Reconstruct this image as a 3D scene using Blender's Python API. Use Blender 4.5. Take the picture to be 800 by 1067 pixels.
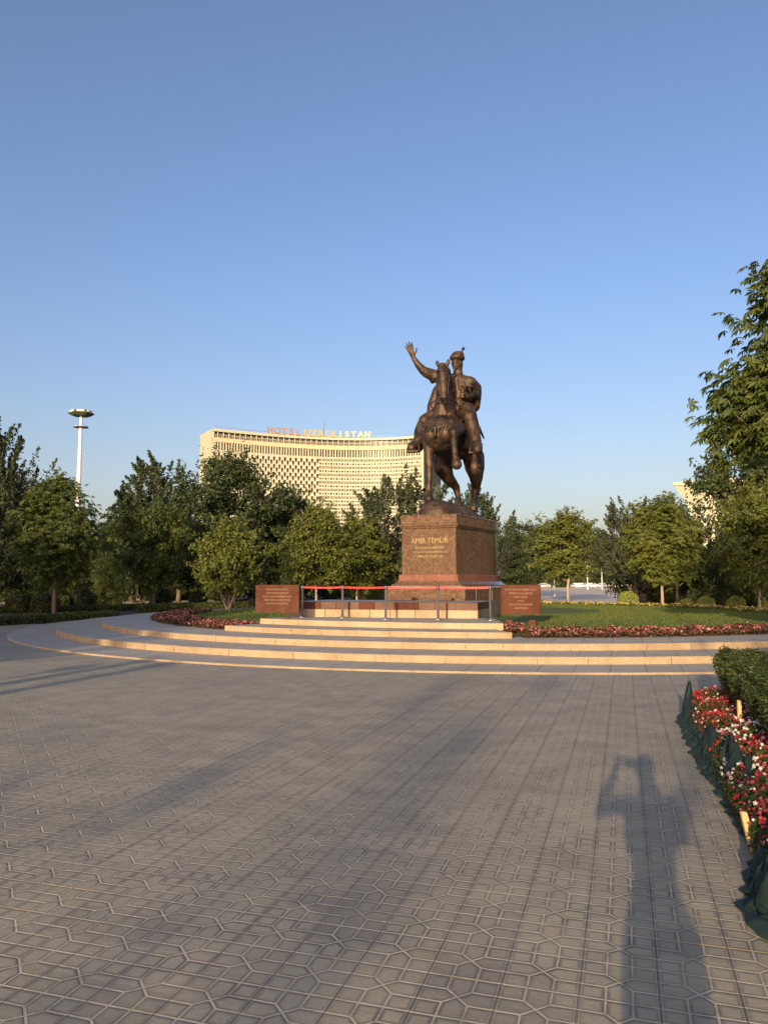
import bpy, math, random
import numpy as np
from mathutils import Vector, Matrix

R = math.radians
for o in list(bpy.data.objects):
    bpy.data.objects.remove(o)
S = bpy.context.scene
COL = S.collection

# ------------------------------------------------------------------ camera
F = 800.0; CX = 400.0; CY = 533.5; HOR = 607.0; EYE = 1.6
PITCH = math.atan((HOR - CY) / F)
cam = bpy.data.cameras.new('camera'); camo = bpy.data.objects.new('camera', cam); COL.objects.link(camo)
cam.sensor_fit = 'HORIZONTAL'; cam.sensor_width = 36.0; cam.lens = 36.0 * F / 800.0
cam.clip_start = 0.02; cam.clip_end = 3000
camo.location = (0, 0, EYE); camo.rotation_euler = (R(90) + PITCH, 0, 0)
S.camera = camo

# ------------------------------------------------------------------ world, sun, exposure
SUN_AZ = R(17.5); SUN_EL = R(12.3)
W = bpy.data.worlds.new('World'); S.world = W; W.use_nodes = True
nt = W.node_tree; nt.nodes.clear()
sky = nt.nodes.new('ShaderNodeTexSky'); sky.sky_type = 'NISHITA'; sky.sun_disc = False
sky.sun_elevation = SUN_EL; sky.sun_rotation = math.pi + SUN_AZ
sky.air_density = 0.9; sky.dust_density = 4.0; sky.ozone_density = 3.0; sky.altitude = 400
bg = nt.nodes.new('ShaderNodeBackground'); bg.inputs['Strength'].default_value = 0.15
out = nt.nodes.new('ShaderNodeOutputWorld')
# tint multiplies the sky brighter and a little greyer, more so low over the horizon
tc = nt.nodes.new('ShaderNodeTexCoord'); sx = nt.nodes.new('ShaderNodeSeparateXYZ'); mr = nt.nodes.new('ShaderNodeMapRange'); mr.interpolation_type = 'SMOOTHSTEP'
mr.inputs[1].default_value = 0.0; mr.inputs[2].default_value = 0.42
tint = nt.nodes.new('ShaderNodeMix'); tint.data_type = 'RGBA'; tint.inputs[6].default_value = (1.58, 1.10, 0.84, 1); tint.inputs[7].default_value = (1.42, 1.24, 1.19, 1)
mul = nt.nodes.new('ShaderNodeMix'); mul.data_type = 'RGBA'; mul.blend_type = 'MULTIPLY'; mul.inputs[0].default_value = 1.0
nt.links.new(tc.outputs['Generated'], sx.inputs[0]); nt.links.new(sx.outputs[2], mr.inputs[0]); nt.links.new(mr.outputs[0], tint.inputs[0])
nt.links.new(sky.outputs[0], mul.inputs[6]); nt.links.new(tint.outputs[2], mul.inputs[7])
nt.links.new(mul.outputs[2], bg.inputs['Color']); nt.links.new(bg.outputs[0], out.inputs['Surface'])
sl = bpy.data.lights.new('sun', 'SUN'); slo = bpy.data.objects.new('sun', sl); COL.objects.link(slo)
sl.energy = 4.2; sl.angle = R(0.45); sl.color = (1.0, 0.76, 0.47)
SUNDIR = Vector((math.sin(SUN_AZ) * math.cos(SUN_EL), math.cos(SUN_AZ) * math.cos(SUN_EL), -math.sin(SUN_EL)))
slo.rotation_euler = SUNDIR.to_track_quat('-Z', 'Y').to_euler(); slo.location = (-20, -60, 30)
S.view_settings.view_transform = 'Standard'; S.view_settings.look = 'None'
S.view_settings.gamma = 1.0; S.view_settings.use_curve_mapping = False
S.view_settings.exposure = 0.46

# ------------------------------------------------------------------ helpers
def at(px, py, Y):
    """real point at forward distance Y seen in the photograph's direction px, py"""
    rx, rz = (px - CX) / F, (CY - py) / F
    c, s = math.cos(PITCH), math.sin(PITCH)
    dy, dz = c - rz * s, s + rz * c
    t = Y / dy
    return Vector((rx * t, Y, EYE + dz * t))

def gat(px, py, z=0.0):
    rx, rz = (px - CX) / F, (CY - py) / F
    c, s = math.cos(PITCH), math.sin(PITCH)
    dy, dz = c - rz * s, s + rz * c
    t = (z - EYE) / dz
    return Vector((rx * t, dy * t, z))

def smooth(a, b, x):
    t = max(0.0, min(1.0, (x - a) / (b - a))); return t * t * (3 - 2 * t)

def gz(x, y):
    """terrain height: flat square, dipping a little behind the monument"""
    return -0.55 * smooth(47, 70, y) + 0.55 * smooth(120, 200, y)

class MB:
    def __init__(s): s.v = []; s.f = []; s.m = []
    def add(s, vs, fs, mi=0):
        n = len(s.v); s.v += [tuple(p) for p in vs]
        s.f += [tuple(i + n for i in f) for f in fs]; s.m += [mi] * len(fs)
    def box(s, c, size, rz=0.0, mi=0, taper=1.0):
        cx, cy, cz = c; a, b, h = size[0] / 2, size[1] / 2, size[2] / 2
        ca, sa = math.cos(rz), math.sin(rz); vs = []
        for k, dz in ((1.0, -h), (taper, h)):
            for dx, dy in ((-a, -b), (a, -b), (a, b), (-a, b)):
                vs.append((cx + (dx * ca - dy * sa) * k, cy + (dx * sa + dy * ca) * k, cz + dz))
        s.add(vs, [(3, 2, 1, 0), (4, 5, 6, 7), (0, 1, 5, 4), (1, 2, 6, 5), (2, 3, 7, 6), (3, 0, 4, 7)], mi)
    def bevbox(s, c, size, bev, rz=0.0, mi=0):
        """box with chamfered vertical and top edges"""
        a, b, h = size[0] / 2, size[1] / 2, size[2] / 2
        ca, sa = math.cos(rz), math.sin(rz)
        def loop(i, z):
            x, y = a - i, b - i; e = bev
            p = [(-x + e, -y), (x - e, -y), (x, -y + e), (x, y - e), (x - e, y), (-x + e, y), (-x, y - e), (-x, -y + e)]
            return [(c[0] + q * ca - w * sa, c[1] + q * sa + w * ca, c[2] + z) for q, w in p]
        vs = loop(0, -h) + loop(0, h - bev) + loop(bev, h)
        fs = [tuple(range(7, -1, -1)), tuple(range(16, 24))]
        for k in (0, 8):
            for i in range(8): fs.append((k + i, k + (i + 1) % 8, k + 8 + (i + 1) % 8, k + 8 + i))
        s.add(vs, fs, mi)
    def prism(s, poly, z0, z1, mi=0, mi_side=None):
        n = len(poly); vs = [(x, y, z0) for x, y in poly] + [(x, y, z1) for x, y in poly]
        s.add(vs, [tuple(range(n - 1, -1, -1)), tuple(range(n, 2 * n))], mi)
        s.f_side(vs, n, mi if mi_side is None else mi_side)
    def f_side(s, vs, n, mi):
        base = len(s.v) - 2 * n
        for i in range(n):
            s.f.append((base + i, base + (i + 1) % n, base + n + (i + 1) % n, base + n + i)); s.m.append(mi)
    def loft(s, loops, mi=0, caps=True):
        n = len(loops[0]); vs = [p for L in loops for p in L]; fs = []
        for k in range(len(loops) - 1):
            for i in range(n):
                fs.append((k * n + i, k * n + (i + 1) % n, (k + 1) * n + (i + 1) % n, (k + 1) * n + i))
        if caps:
            fs.append(tuple(range(n - 1, -1, -1))); fs.append(tuple((len(loops) - 1) * n + i for i in range(n)))
        s.add(vs, fs, mi)
    def tube(s, pts, rad, n=8, mi=0, caps=True):
        pts = [Vector(p) for p in pts]
        if not hasattr(rad, '__len__'): rad = [rad] * len(pts)
        loops = []; ref = None
        for i, p in enumerate(pts):
            d = (pts[min(i + 1, len(pts) - 1)] - pts[max(i - 1, 0)])
            d = d.normalized() if d.length > 1e-9 else Vector((0, 0, 1))
            if ref is None: ref = Vector((1, 0, 0)) if abs(d.x) < 0.8 else Vector((0, 1, 0))
            a = d.cross(ref).normalized(); b = d.cross(a); ref = b.cross(d) * -1 if False else ref
            loops.append([p + (a * math.cos(2 * math.pi * k / n) + b * math.sin(2 * math.pi * k / n)) * rad[i] for k in range(n)])
        s.loft(loops, mi, caps)
    def lathe(s, c, prof, n=20, mi=0):
        s.loft([[(c[0] + r * math.cos(2 * math.pi * k / n), c[1] + r * math.sin(2 * math.pi * k / n), c[2] + z) for k in range(n)] for r, z in prof], mi)
    def ell(s, c, r, M=None, n=14, m=9, mi=0):
        c = Vector(c); loops = []
        for j in range(m):
            th = math.pi * (j + 0.5) / m if 0 < j < m - 1 else (0.02 if j == 0 else math.pi - 0.02)
            L = []
            for k in range(n):
                ph = 2 * math.pi * k / n
                p = Vector((r[0] * math.sin(th) * math.cos(ph), r[1] * math.sin(th) * math.sin(ph), -r[2] * math.cos(th)))
                if M is not None: p = M @ p
                L.append(c + p)
            loops.append(L)
        s.loft(loops, mi)
    def cap(s, a, b, ra, rb, n=12, mi=0):
        """capsule with two radii: closed and rounded"""
        a, b = Vector(a), Vector(b); d = b - a; L = d.length
        if L < 1e-6: return s.ell(a, (ra, ra, ra), n=n, mi=mi)
        d /= L; pts = []; rr = []
        for t in (-0.98, -0.8, -0.45): pts.append(a + d * ra * t); rr.append(ra * math.sqrt(1 - t * t))
        pts.append(a); rr.append(ra); pts.append((a + b) / 2); rr.append((ra + rb) / 2); pts.append(b); rr.append(rb)
        for t in (0.45, 0.8, 0.98): pts.append(b + d * rb * t); rr.append(rb * math.sqrt(1 - t * t))
        s.tube(pts, rr, n, mi)
    def chain(s, pts, rad, n=12, mi=0):
        for i in range(len(pts) - 1): s.cap(pts[i], pts[i + 1], rad[i], rad[i + 1], n, mi)
    def shift(s, d):
        s.v = [(x - d[0], y - d[1], z - d[2]) for x, y, z in s.v]; return s

def obj(name, mesh, parent=None, loc=None, rz=0.0):
    o = bpy.data.objects.new(name, mesh); COL.objects.link(o)
    if parent is not None: o.parent = parent
    if loc is not None: o.location = loc
    o.rotation_euler = (0, 0, rz)
    return o

def build(mb, name, mats, parent=None, loc=None, rz=0.0, smooth=False):
    me = bpy.data.meshes.new(name); me.from_pydata(mb.v, [], mb.f); me.update()
    for m in (mats if isinstance(mats, (list, tuple)) else [mats]): me.materials.append(m)
    me.polygons.foreach_set('material_index', mb.m)
    me.polygons.foreach_set('use_smooth', [smooth] * len(mb.f))
    return obj(name, me, parent, loc, rz)

def arr_mesh(name, V, Q, mats, mi=None, smooth=False):
    """mesh from numpy arrays (Q: faces of equal size)"""
    k = Q.shape[1]; me = bpy.data.meshes.new(name)
    me.vertices.add(len(V)); me.vertices.foreach_set('co', V.astype(np.float32).ravel())
    me.loops.add(Q.size); me.loops.foreach_set('vertex_index', Q.astype(np.int32).ravel())
    me.polygons.add(len(Q)); me.polygons.foreach_set('loop_start', np.arange(0, Q.size, k, dtype=np.int32))
    me.polygons.foreach_set('loop_total', np.full(len(Q), k, dtype=np.int32))
    for m in (mats if isinstance(mats, (list, tuple)) else [mats]): me.materials.append(m)
    if mi is not None: me.polygons.foreach_set('material_index', mi.astype(np.int32))
    me.polygons.foreach_set('use_smooth', np.full(len(Q), smooth))
    me.update(calc_edges=True); me.validate()
    return me

def empty(name, loc, rz=0.0):
    o = bpy.data.objects.new(name, None); COL.objects.link(o); o.location = loc; o.rotation_euler = (0, 0, rz)
    o.empty_display_size = 0.2; return o

def tag(o, label=None, cat=None, group=None, kind=None):
    if label: o['label'] = label
    if cat: o['category'] = cat
    if group: o['group'] = group
    if kind: o['kind'] = kind
    return o

def thing(name, loc, label, cat, group=None, rz=0.0):
    return tag(empty(name, loc, rz), label, cat, group)

def copy_tree(o, parent=None):
    c = o.copy(); COL.objects.link(c)
    if parent is not None: c.parent = parent
    for ch in [x for x in o.children]: copy_tree(ch, c)
    return c

def remesh(mb, voxel, it=4, fac=0.5):
    me = bpy.data.meshes.new('tmp'); me.from_pydata(mb.v, [], mb.f); me.update()
    o = bpy.data.objects.new('tmp', me); COL.objects.link(o)
    m = o.modifiers.new('r', 'REMESH'); m.mode = 'VOXEL'; m.voxel_size = voxel; m.use_smooth_shade = True
    if it:
        m2 = o.modifiers.new('s', 'SMOOTH'); m2.factor = fac; m2.iterations = it
    dg = bpy.context.evaluated_depsgraph_get(); dg.update()
    res = bpy.data.meshes.new_from_object(o.evaluated_get(dg))
    bpy.data.objects.remove(o); bpy.data.meshes.remove(me)
    return res

def text_mesh(txt, size, depth, mat, align='CENTER', bold=0.0, width=1.0):
    cu = bpy.data.curves.new('t', 'FONT'); cu.body = txt; cu.size = size; cu.extrude = depth; cu.align_x = align
    cu.offset = bold; cu.resolution_u = 3
    o = bpy.data.objects.new('t', cu); COL.objects.link(o)
    dg = bpy.context.evaluated_depsgraph_get(); dg.update()
    me = bpy.data.meshes.new_from_object(o.evaluated_get(dg))
    bpy.data.objects.remove(o); bpy.data.curves.remove(cu)
    # stand the letters up: x right, z up, facing -y
    for v in me.vertices: x, y, z = v.co; v.co = (x * width, -z, y)
    me.materials.clear(); me.materials.append(mat)
    me.polygons.foreach_set('material_index', [0] * len(me.polygons))
    return me

# ------------------------------------------------------------------ materials
class NT:
    def __init__(s, name):
        s.mat = bpy.data.materials.new(name); s.mat.use_nodes = True; s.t = s.mat.node_tree; s.t.nodes.clear()
        s.out = s.n('OutputMaterial'); s._pos = None; s._obj = None
    def n(s, typ, **kw):
        nd = s.t.nodes.new('ShaderNode' + typ)
        for k, v in kw.items(): setattr(nd, k, v)
        return nd
    def put(s, sock, val):
        if isinstance(val, bpy.types.NodeSocket): s.t.links.new(val, sock)
        elif val is not None:
            if hasattr(val, '__len__') and len(val) == 3 and sock.type == 'RGBA': val = (*val, 1)
            sock.default_value = val
    def pos(s):
        if s._pos is None: s._pos = s.n('NewGeometry').outputs['Position']
        return s._pos
    def oc(s):
        if s._obj is None: s._obj = s.n('TexCoord').outputs['Object']
        return s._obj
    def island(s): return s.n('NewGeometry').outputs['Random Per Island']
    def math(s, op, a, b=None, c=None, clamp=False):
        nd = s.n('Math', operation=op); nd.use_clamp = clamp
        s.put(nd.inputs[0], a)
        if b is not None: s.put(nd.inputs[1], b)
        if c is not None: s.put(nd.inputs[2], c)
        return nd.outputs[0]
    def noise(s, scale, vec=None, detail=3.0, rough=0.55, dist=0.0):
        nd = s.n('TexNoise'); s.put(nd.inputs['Vector'], vec if vec is not None else s.pos())
        nd.inputs['Scale'].default_value = scale; nd.inputs['Detail'].default_value = detail
        nd.inputs['Roughness'].default_value = rough; nd.inputs['Distortion'].default_value = dist
        return nd.outputs['Fac']
    def voro(s, scale, vec=None, feature='F1', out='Distance'):
        nd = s.n('TexVoronoi', feature=feature); s.put(nd.inputs['Vector'], vec if vec is not None else s.pos())
        nd.inputs['Scale'].default_value = scale; return nd.outputs[out]
    def ramp(s, fac, stops):
        nd = s.n('ValToRGB'); s.put(nd.inputs[0], fac); e = nd.color_ramp.elements
        while len(e) < len(stops): e.new(0.5)
        for el, (p, c) in zip(e, stops): el.position = p; el.color = (*c, 1) if len(c) == 3 else c
        return nd.outputs[0]
    def sstep(s, a, b, x):
        nd = s.n('MapRange'); nd.interpolation_type = 'SMOOTHSTEP'; s.put(nd.inputs[0], x)
        nd.inputs[1].default_value = a; nd.inputs[2].default_value = b
        return nd.outputs[0]
    def mix(s, fac, a, b, mode='MIX'):
        nd = s.n('Mix', data_type='RGBA', blend_type=mode); s.put(nd.inputs[0], fac)
        s.put(nd.inputs[6], a); s.put(nd.inputs[7], b); return nd.outputs[2]
    def bump(s, h, strength=0.4, dist=0.01, normal=None):
        nd = s.n('Bump'); nd.inputs['Strength'].default_value = strength; nd.inputs['Distance'].default_value = dist
        s.put(nd.inputs['Height'], h)
        if normal is not None: s.put(nd.inputs['Normal'], normal)
        return nd.outputs[0]
    def bsdf(s, color, rough=0.6, metal=0.0, normal=None, spec=0.5, sheen=None):
        nd = s.n('BsdfPrincipled'); s.put(nd.inputs['Base Color'], color); s.put(nd.inputs['Roughness'], rough)
        s.put(nd.inputs['Metallic'], metal); nd.inputs['Specular IOR Level'].default_value = spec
        if normal is not None: s.put(nd.inputs['Normal'], normal)
        return nd.outputs[0]
    def done(s, sh): s.t.links.new(sh, s.out.inputs['Surface']); return s.mat
    def sep(s, v):
        nd = s.n('SeparateXYZ'); s.put(nd.inputs[0], v); return nd.outputs

def simple(name, col, rough=0.6, metal=0.0, var=0.15, scale=6.0, bump=0.0, spec=0.5):
    t = NT(name); c2 = tuple(x * (1 - var) for x in col); c1 = tuple(min(1, x * (1 + var)) for x in col)
    nz = t.noise(scale, t.oc(), 4.0)
    c = t.ramp(nz, [(0.3, c2), (0.7, c1)])
    return t.done(t.bsdf(c, rough, metal, t.bump(nz, bump, 0.01) if bump else None, spec))

def granite(name, cols, scale=60.0, rough=0.5, joints=None, spec=0.12):
    """speckled stone in world position; joints=(size across, angle, depth of tint)"""
    t = NT(name)
    sp = t.noise(scale, None, 3.0, 0.75); big = t.noise(1.3, None, 4.0); mid = t.noise(9.0, None, 3.0)
    c = t.ramp(sp, [(0.32, cols[0]), (0.5, cols[1]), (0.68, cols[2])])
    c = t.mix(t.math('MULTIPLY', t.sstep(0.42, 0.66, big), 0.55), c, cols[0])
    c = t.mix(t.math('MULTIPLY', t.sstep(0.45, 0.75, mid), 0.25), c, cols[2])
    return t.done(t.bsdf(c, rough, 0.0, t.bump(sp, 0.15, 0.004), spec))

PAVE_A = R(17.3)
def make_paving():
    t = NT('hexagon_embossed_pavers'); P = t.sep(t.pos()); ca, sa = math.cos(PAVE_A), math.sin(PAVE_A)
    u = t.math('SUBTRACT', t.math('MULTIPLY', P[0], ca), t.math('MULTIPLY', P[1], sa))
    v = t.math('ADD', t.math('MULTIPLY', P[0], sa), t.math('MULTIPLY', P[1], ca))
    U = t.math('DIVIDE', t.math('ADD', u, 30.512), 0.30); Vv = t.math('DIVIDE', t.math('ADD', v, 30.08), 0.30)
    fu = t.math('FRACT', U); fv = t.math('FRACT', Vv)
    a = t.math('ABSOLUTE', t.math('SUBTRACT', fu, 0.5))
    q = t.math('ABSOLUTE', t.math('SUBTRACT', fv, 0.5))           # 0 on the crossing, .5 on the tile joint
    S6 = 1 / 6.0
    big_q = t.math('LESS_THAN', q, S6); small_a = t.math('LESS_THAN', a, S6)
    side = t.math('ADD', t.math('ABSOLUTE', t.math('SUBTRACT', a, S6)), big_q)
    lat = t.math('ADD', t.math('ABSOLUTE', t.math('SUBTRACT', q, S6)), small_a)
    diag = t.math('ADD', t.math('MULTIPLY', t.math('ABSOLUTE', t.math('SUBTRACT', a, q)), 0.72), t.math('SUBTRACT', 1.0, big_q))
    cen = t.math('SUBTRACT', 0.5, q)
    joint = t.math('SUBTRACT', 0.5, a)
    d = t.math('MINIMUM', t.math('MINIMUM', side, lat), t.math('MINIMUM', diag, cen))
    line = t.math('SUBTRACT', 1.0, t.sstep(0.009, 0.026, d))
    jl = t.math('SUBTRACT', 1.0, t.sstep(0.007, 0.018, joint))
    jedge = t.math('MULTIPLY', t.math('SUBTRACT', 1.0, t.sstep(0.022, 0.040, joint)), t.math('SUBTRACT', 1.0, jl))
    comb = t.n('CombineXYZ'); t.put(comb.inputs[0], t.math('FLOOR', U)); t.put(comb.inputs[1], t.math('FLOOR', t.math('ADD', Vv, 0.5)))
    wn = t.n('TexWhiteNoise', noise_dimensions='2D'); t.put(wn.inputs['Vector'], comb.outputs[0])
    big = t.noise(0.45, None, 5.0, 0.6); mid = t.noise(3.2, None, 5.0, 0.65); fine = t.noise(55.0, None, 3.0, 0.7)
    base = t.ramp(t.math('ADD', t.math('MULTIPLY', wn.outputs['Value'], 0.26), t.math('ADD', .09, t.math('MULTIPLY', mid, 0.65))),
                  [(0.10, (0.205, 0.181, 0.129)), (0.5, (0.335, 0.292, 0.203)), (0.9, (0.460, 0.392, 0.262))])
    base = t.mix(t.math('MULTIPLY', t.sstep(0.48, 0.66, big), 0.5), base, (0.185, 0.170, 0.135))
    base = t.mix(t.math('MULTIPLY', t.sstep(0.56, 0.72, t.noise(1.7, None, 6.0, 0.7)), 0.5), base, (0.165, 0.148, 0.114))
    base = t.mix(t.math('MULTIPLY', fine, 0.22), base, (0.14, 0.13, 0.11))
    groove_shade = t.math('MULTIPLY', t.math('SUBTRACT', 1.0, t.sstep(0.030, 0.085, t.math('MINIMUM', d, joint))), t.math('ADD', .35, t.math('MULTIPLY', t.sstep(.4, .65, t.noise(2.6, None, 4.0, .7)), .5)))
    base = t.mix(groove_shade, base, (0.115, 0.102, 0.082))  # darker beside lines and joints: groove shade put into the colour
    sand = t.sstep(0.58, 0.66, t.noise(0.9, None, 2.0))
    lc = t.mix(t.math('MULTIPLY', sand, t.math('LESS_THAN', cen, 0.04)), (0.52, 0.455, 0.335), (0.60, 0.42, 0.17))
    wear = t.math('ADD', 0.42, t.math('MULTIPLY', t.sstep(0.35, 0.62, t.noise(5.0, None, 4.0, .7)), 0.55))
    c = t.mix(t.math('MULTIPLY', line, wear), base, lc)  # pale lines carry the sunlit groove edges in their colour
    c = t.mix(t.math('MULTIPLY', jedge, 0.6), c, (0.44, 0.375, 0.28))
    jw = t.math('ADD', .10, t.math('MULTIPLY', t.sstep(.42, .62, t.noise(1.1, None, 4.0, .7)), .55))
    c = t.mix(t.math('MULTIPLY', jl, jw), c, (0.10, 0.09, 0.076))
    h = t.math('SUBTRACT', t.math('SUBTRACT', 1.0, t.math('MULTIPLY', line, 0.8)), jl)
    h = t.math('ADD', h, t.math('ADD', t.math('MULTIPLY', fine, 0.35), t.math('MULTIPLY', t.noise(14.0, None, 4.0, .6), 0.5)))
    b = t.bump(h, 0.8, 0.006)
    return t.done(t.bsdf(c, 0.62, 0.0, b, 0.35))

def slab_paving(name, cols, sx, sy, angle=PAVE_A, gap=0.012):
    t = NT(name); P = t.sep(t.pos()); ca, sa = math.cos(angle), math.sin(angle)
    u = t.math('ADD', t.math('SUBTRACT', t.math('MULTIPLY', P[0], ca), t.math('MULTIPLY', P[1], sa)), 500)
    v = t.math('ADD', t.math('ADD', t.math('MULTIPLY', P[0], sa), t.math('MULTIPLY', P[1], ca)), 500)
    U = t.math('DIVIDE', u, sx); V2 = t.math('DIVIDE', v, sy)
    du = t.math('MULTIPLY', t.math('SUBTRACT', 0.5, t.math('ABSOLUTE', t.math('SUBTRACT', t.math('FRACT', U), 0.5))), sx)
    dv = t.math('MULTIPLY', t.math('SUBTRACT', 0.5, t.math('ABSOLUTE', t.math('SUBTRACT', t.math('FRACT', V2), 0.5))), sy)
    ln = t.math('LESS_THAN', t.math('MINIMUM', du, dv), gap)
    comb = t.n('CombineXYZ'); t.put(comb.inputs[0], t.math('FLOOR', U)); t.put(comb.inputs[1], t.math('FLOOR', V2))
    wn = t.n('TexWhiteNoise', noise_dimensions='2D'); t.put(wn.inputs['Vector'], comb.outputs[0])
    n1 = t.noise(2.2, None, 5.0, 0.6); n2 = t.noise(70, None, 3.0, 0.7)
    c = t.ramp(t.math('ADD', t.math('MULTIPLY', wn.outputs['Value'], 0.4), t.math('MULTIPLY', n1, 0.6)), [(0.2, cols[0]), (0.8, cols[1])])
    c = t.mix(t.math('MULTIPLY', n2, 0.3), c, cols[0])
    c = t.mix(t.math('MULTIPLY', ln, 0.7), c, tuple(x * 0.45 for x in cols[0]))
    return t.done(t.bsdf(c, 0.6, 0.0, t.bump(n2, 0.15, 0.004), 0.35))

def leaf_mat(name, stops, trans=0.28, tint=None, rough=0.5):
    t = NT(name); r = t.island()
    c = t.ramp(r, [(i / (len(stops) - 1), s) for i, s in enumerate(stops)])
    nz = t.noise(0.55, t.oc(), 2.0)
    c = t.mix(t.math('MULTIPLY', t.sstep(0.42, 0.68, nz), 0.55), c, tint or tuple(x * 1.5 for x in stops[-1]))
    p = t.bsdf(c, rough, 0.0, None, 0.35)
    tr = t.n('BsdfTranslucent'); t.put(tr.inputs[0], t.mix(0.5, c, (0.16, 0.22, 0.03)))
    mx = t.n('MixShader'); mx.inputs[0].default_value = trans
    t.t.links.new(p, mx.inputs[1]); t.t.links.new(tr.outputs[0], mx.inputs[2])
    return t.done(mx.outputs[0])

def bark_mat(name, a, b):
    t = NT(name); o = t.oc(); mp = t.n('Mapping'); t.put(mp.inputs[0], o); mp.inputs['Scale'].default_value = (6, 6, 1.3)
    nz = t.noise(3.0, mp.outputs[0], 5.0, 0.65)
    return t.done(t.bsdf(t.ramp(nz, [(0.3, a), (0.7, b)]), 0.85, 0.0, t.bump(nz, 0.6, 0.03), 0.2))

M = {}
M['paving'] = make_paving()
M['tread'] = slab_paving('grey_granite_treads', ((0.32, 0.282, 0.226), (0.42, 0.367, 0.292)), 0.62, 0.62)
M['riser'] = granite('yellow_granite', ((0.24, 0.17, 0.10), (0.37, 0.28, 0.175), (0.48, 0.385, 0.26)), 45, 0.55)
M['riser2'] = granite('pale_yellow_granite', ((0.29, 0.21, 0.12), (0.42, 0.32, 0.20), (0.52, 0.42, 0.29)), 38, 0.55)
M['brown_tile'] = granite('brown_granite_panels', ((0.07, 0.033, 0.021), (0.13, 0.066, 0.042), (0.20, 0.115, 0.077)), 50, 0.4)
M['red_granite'] = granite('red_granite', ((0.12, 0.045, 0.028), (0.23, 0.095, 0.06), (0.34, 0.18, 0.125)), 34, 0.6)
M['sign_stone'] = granite('sign_granite', ((0.055, 0.019, 0.012), (0.105, 0.038, 0.022), (0.16, 0.072, 0.046)), 48, 0.75)
M['grey_stone'] = granite('grey_capping', ((0.20, 0.185, 0.17), (0.28, 0.26, 0.25), (0.36, 0.34, 0.33)), 40, 0.5)
M['lavender'] = granite('polished_grey_ledge', ((0.27, 0.25, 0.25), (0.36, 0.34, 0.35), (0.44, 0.42, 0.43)), 40, 0.25)
M['gold'] = simple('gilded_letters', (0.32, 0.24, 0.11), 0.6, 0.2, 0.35, 8)
M['faded_gold'] = simple('faded_gilt_letters', (0.25, 0.16, 0.085), 0.6, 0.1, 0.2, 9)
M['chrome'] = simple('brushed_steel', (0.50, 0.49, 0.46), 0.28, 0.9, 0.1)
M['dark_steel'] = simple('dark_steel', (0.10, 0.10, 0.10), 0.4, 0.6, 0.1)
M['rope'] = simple('red_webbing', (0.46, 0.045, 0.03), 0.6, 0, 0.1)
M['soil'] = simple('garden_soil', (0.05, 0.037, 0.025), 0.95, 0, 0.4, 8, 0.5)
M['earth'] = simple('park_ground', (0.055, 0.055, 0.03), 0.95, 0, 0.4, 0.7, 0.3)
M['asphalt'] = simple('asphalt', (0.055, 0.055, 0.057), 0.8, 0, 0.2, 3)
M['farpave'] = slab_paving('pale_park_paving', ((0.52, 0.42, 0.30), (0.62, 0.50, 0.37)), 0.9, 0.9)
M['white'] = simple('white_paint', (0.78, 0.78, 0.76), 0.45, 0, 0.05)
M['cream'] = simple('cream_paint', (0.455, 0.455, 0.33), 0.6, 0, 0.06, 1.0)
M['glass'] = simple('dark_glass', (0.02, 0.025, 0.03), 0.08, 0, 0.2, 2.0)
M['rubber'] = simple('black_rubber', (0.02, 0.02, 0.02), 0.8, 0, 0.1)
M['skin'] = simple('skin', (0.48, 0.29, 0.20), 0.55, 0, 0.06)
M['hair_dark'] = simple('dark_hair', (0.03, 0.022, 0.016), 0.55, 0, 0.2, 40)
M['hair_light'] = simple('light_brown_hair', (0.33, 0.19, 0.08), 0.55, 0, 0.2, 40)
M['black_cloth'] = simple('black_cloth', (0.018, 0.018, 0.02), 0.85, 0, 0.2, 20)
M['white_cloth'] = simple('white_cloth', (0.70, 0.70, 0.72), 0.85, 0, 0.06, 20)
M['navy_cloth'] = simple('navy_cloth', (0.022, 0.026, 0.05), 0.85, 0, 0.2, 20)
M['pink_cloth'] = simple('pink_cloth', (0.72, 0.38, 0.42), 0.85, 0, 0.1, 20)
M['wood'] = simple('raw_wood', (0.62, 0.42, 0.19), 0.7, 0, 0.15, 12, 0.2)
M['bench_wood'] = simple('bench_wood', (0.09, 0.055, 0.03), 0.7, 0, 0.2, 12)

def bronze():
    t = NT('patinated_bronze'); o = t.oc()
    n1 = t.noise(2.2, o, 5.0, 0.6); n2 = t.noise(16.0, o, 4.0, 0.65)
    c = t.ramp(t.math('ADD', t.math('MULTIPLY', n1, 0.6), t.math('MULTIPLY', n2, 0.4)),
               [(0.38, (0.016, 0.010, 0.008)), (0.5, (0.056, 0.034, 0.021)), (0.63, (0.135, 0.083, 0.046))])
    c = t.mix(t.math('MULTIPLY', t.sstep(0.54, 0.68, t.noise(3.7, o, 5.0)), 0.6), c, (0.050, 0.058, 0.050))
    return t.done(t.bsdf(c, t.math('ADD', 0.42, t.math('MULTIPLY', n2, 0.24)), 0.5, t.bump(t.math('ADD', n2, t.math('MULTIPLY', t.noise(5.0, o, 3.0, .5, 1.5), 2.0)), 0.4, 0.025), 0.5))
M['bronze'] = bronze()
M['bronze_dark'] = simple('dark_bronze', (0.045, 0.032, 0.026), 0.45, 0.5, 0.3, 5, 0.2)

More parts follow.
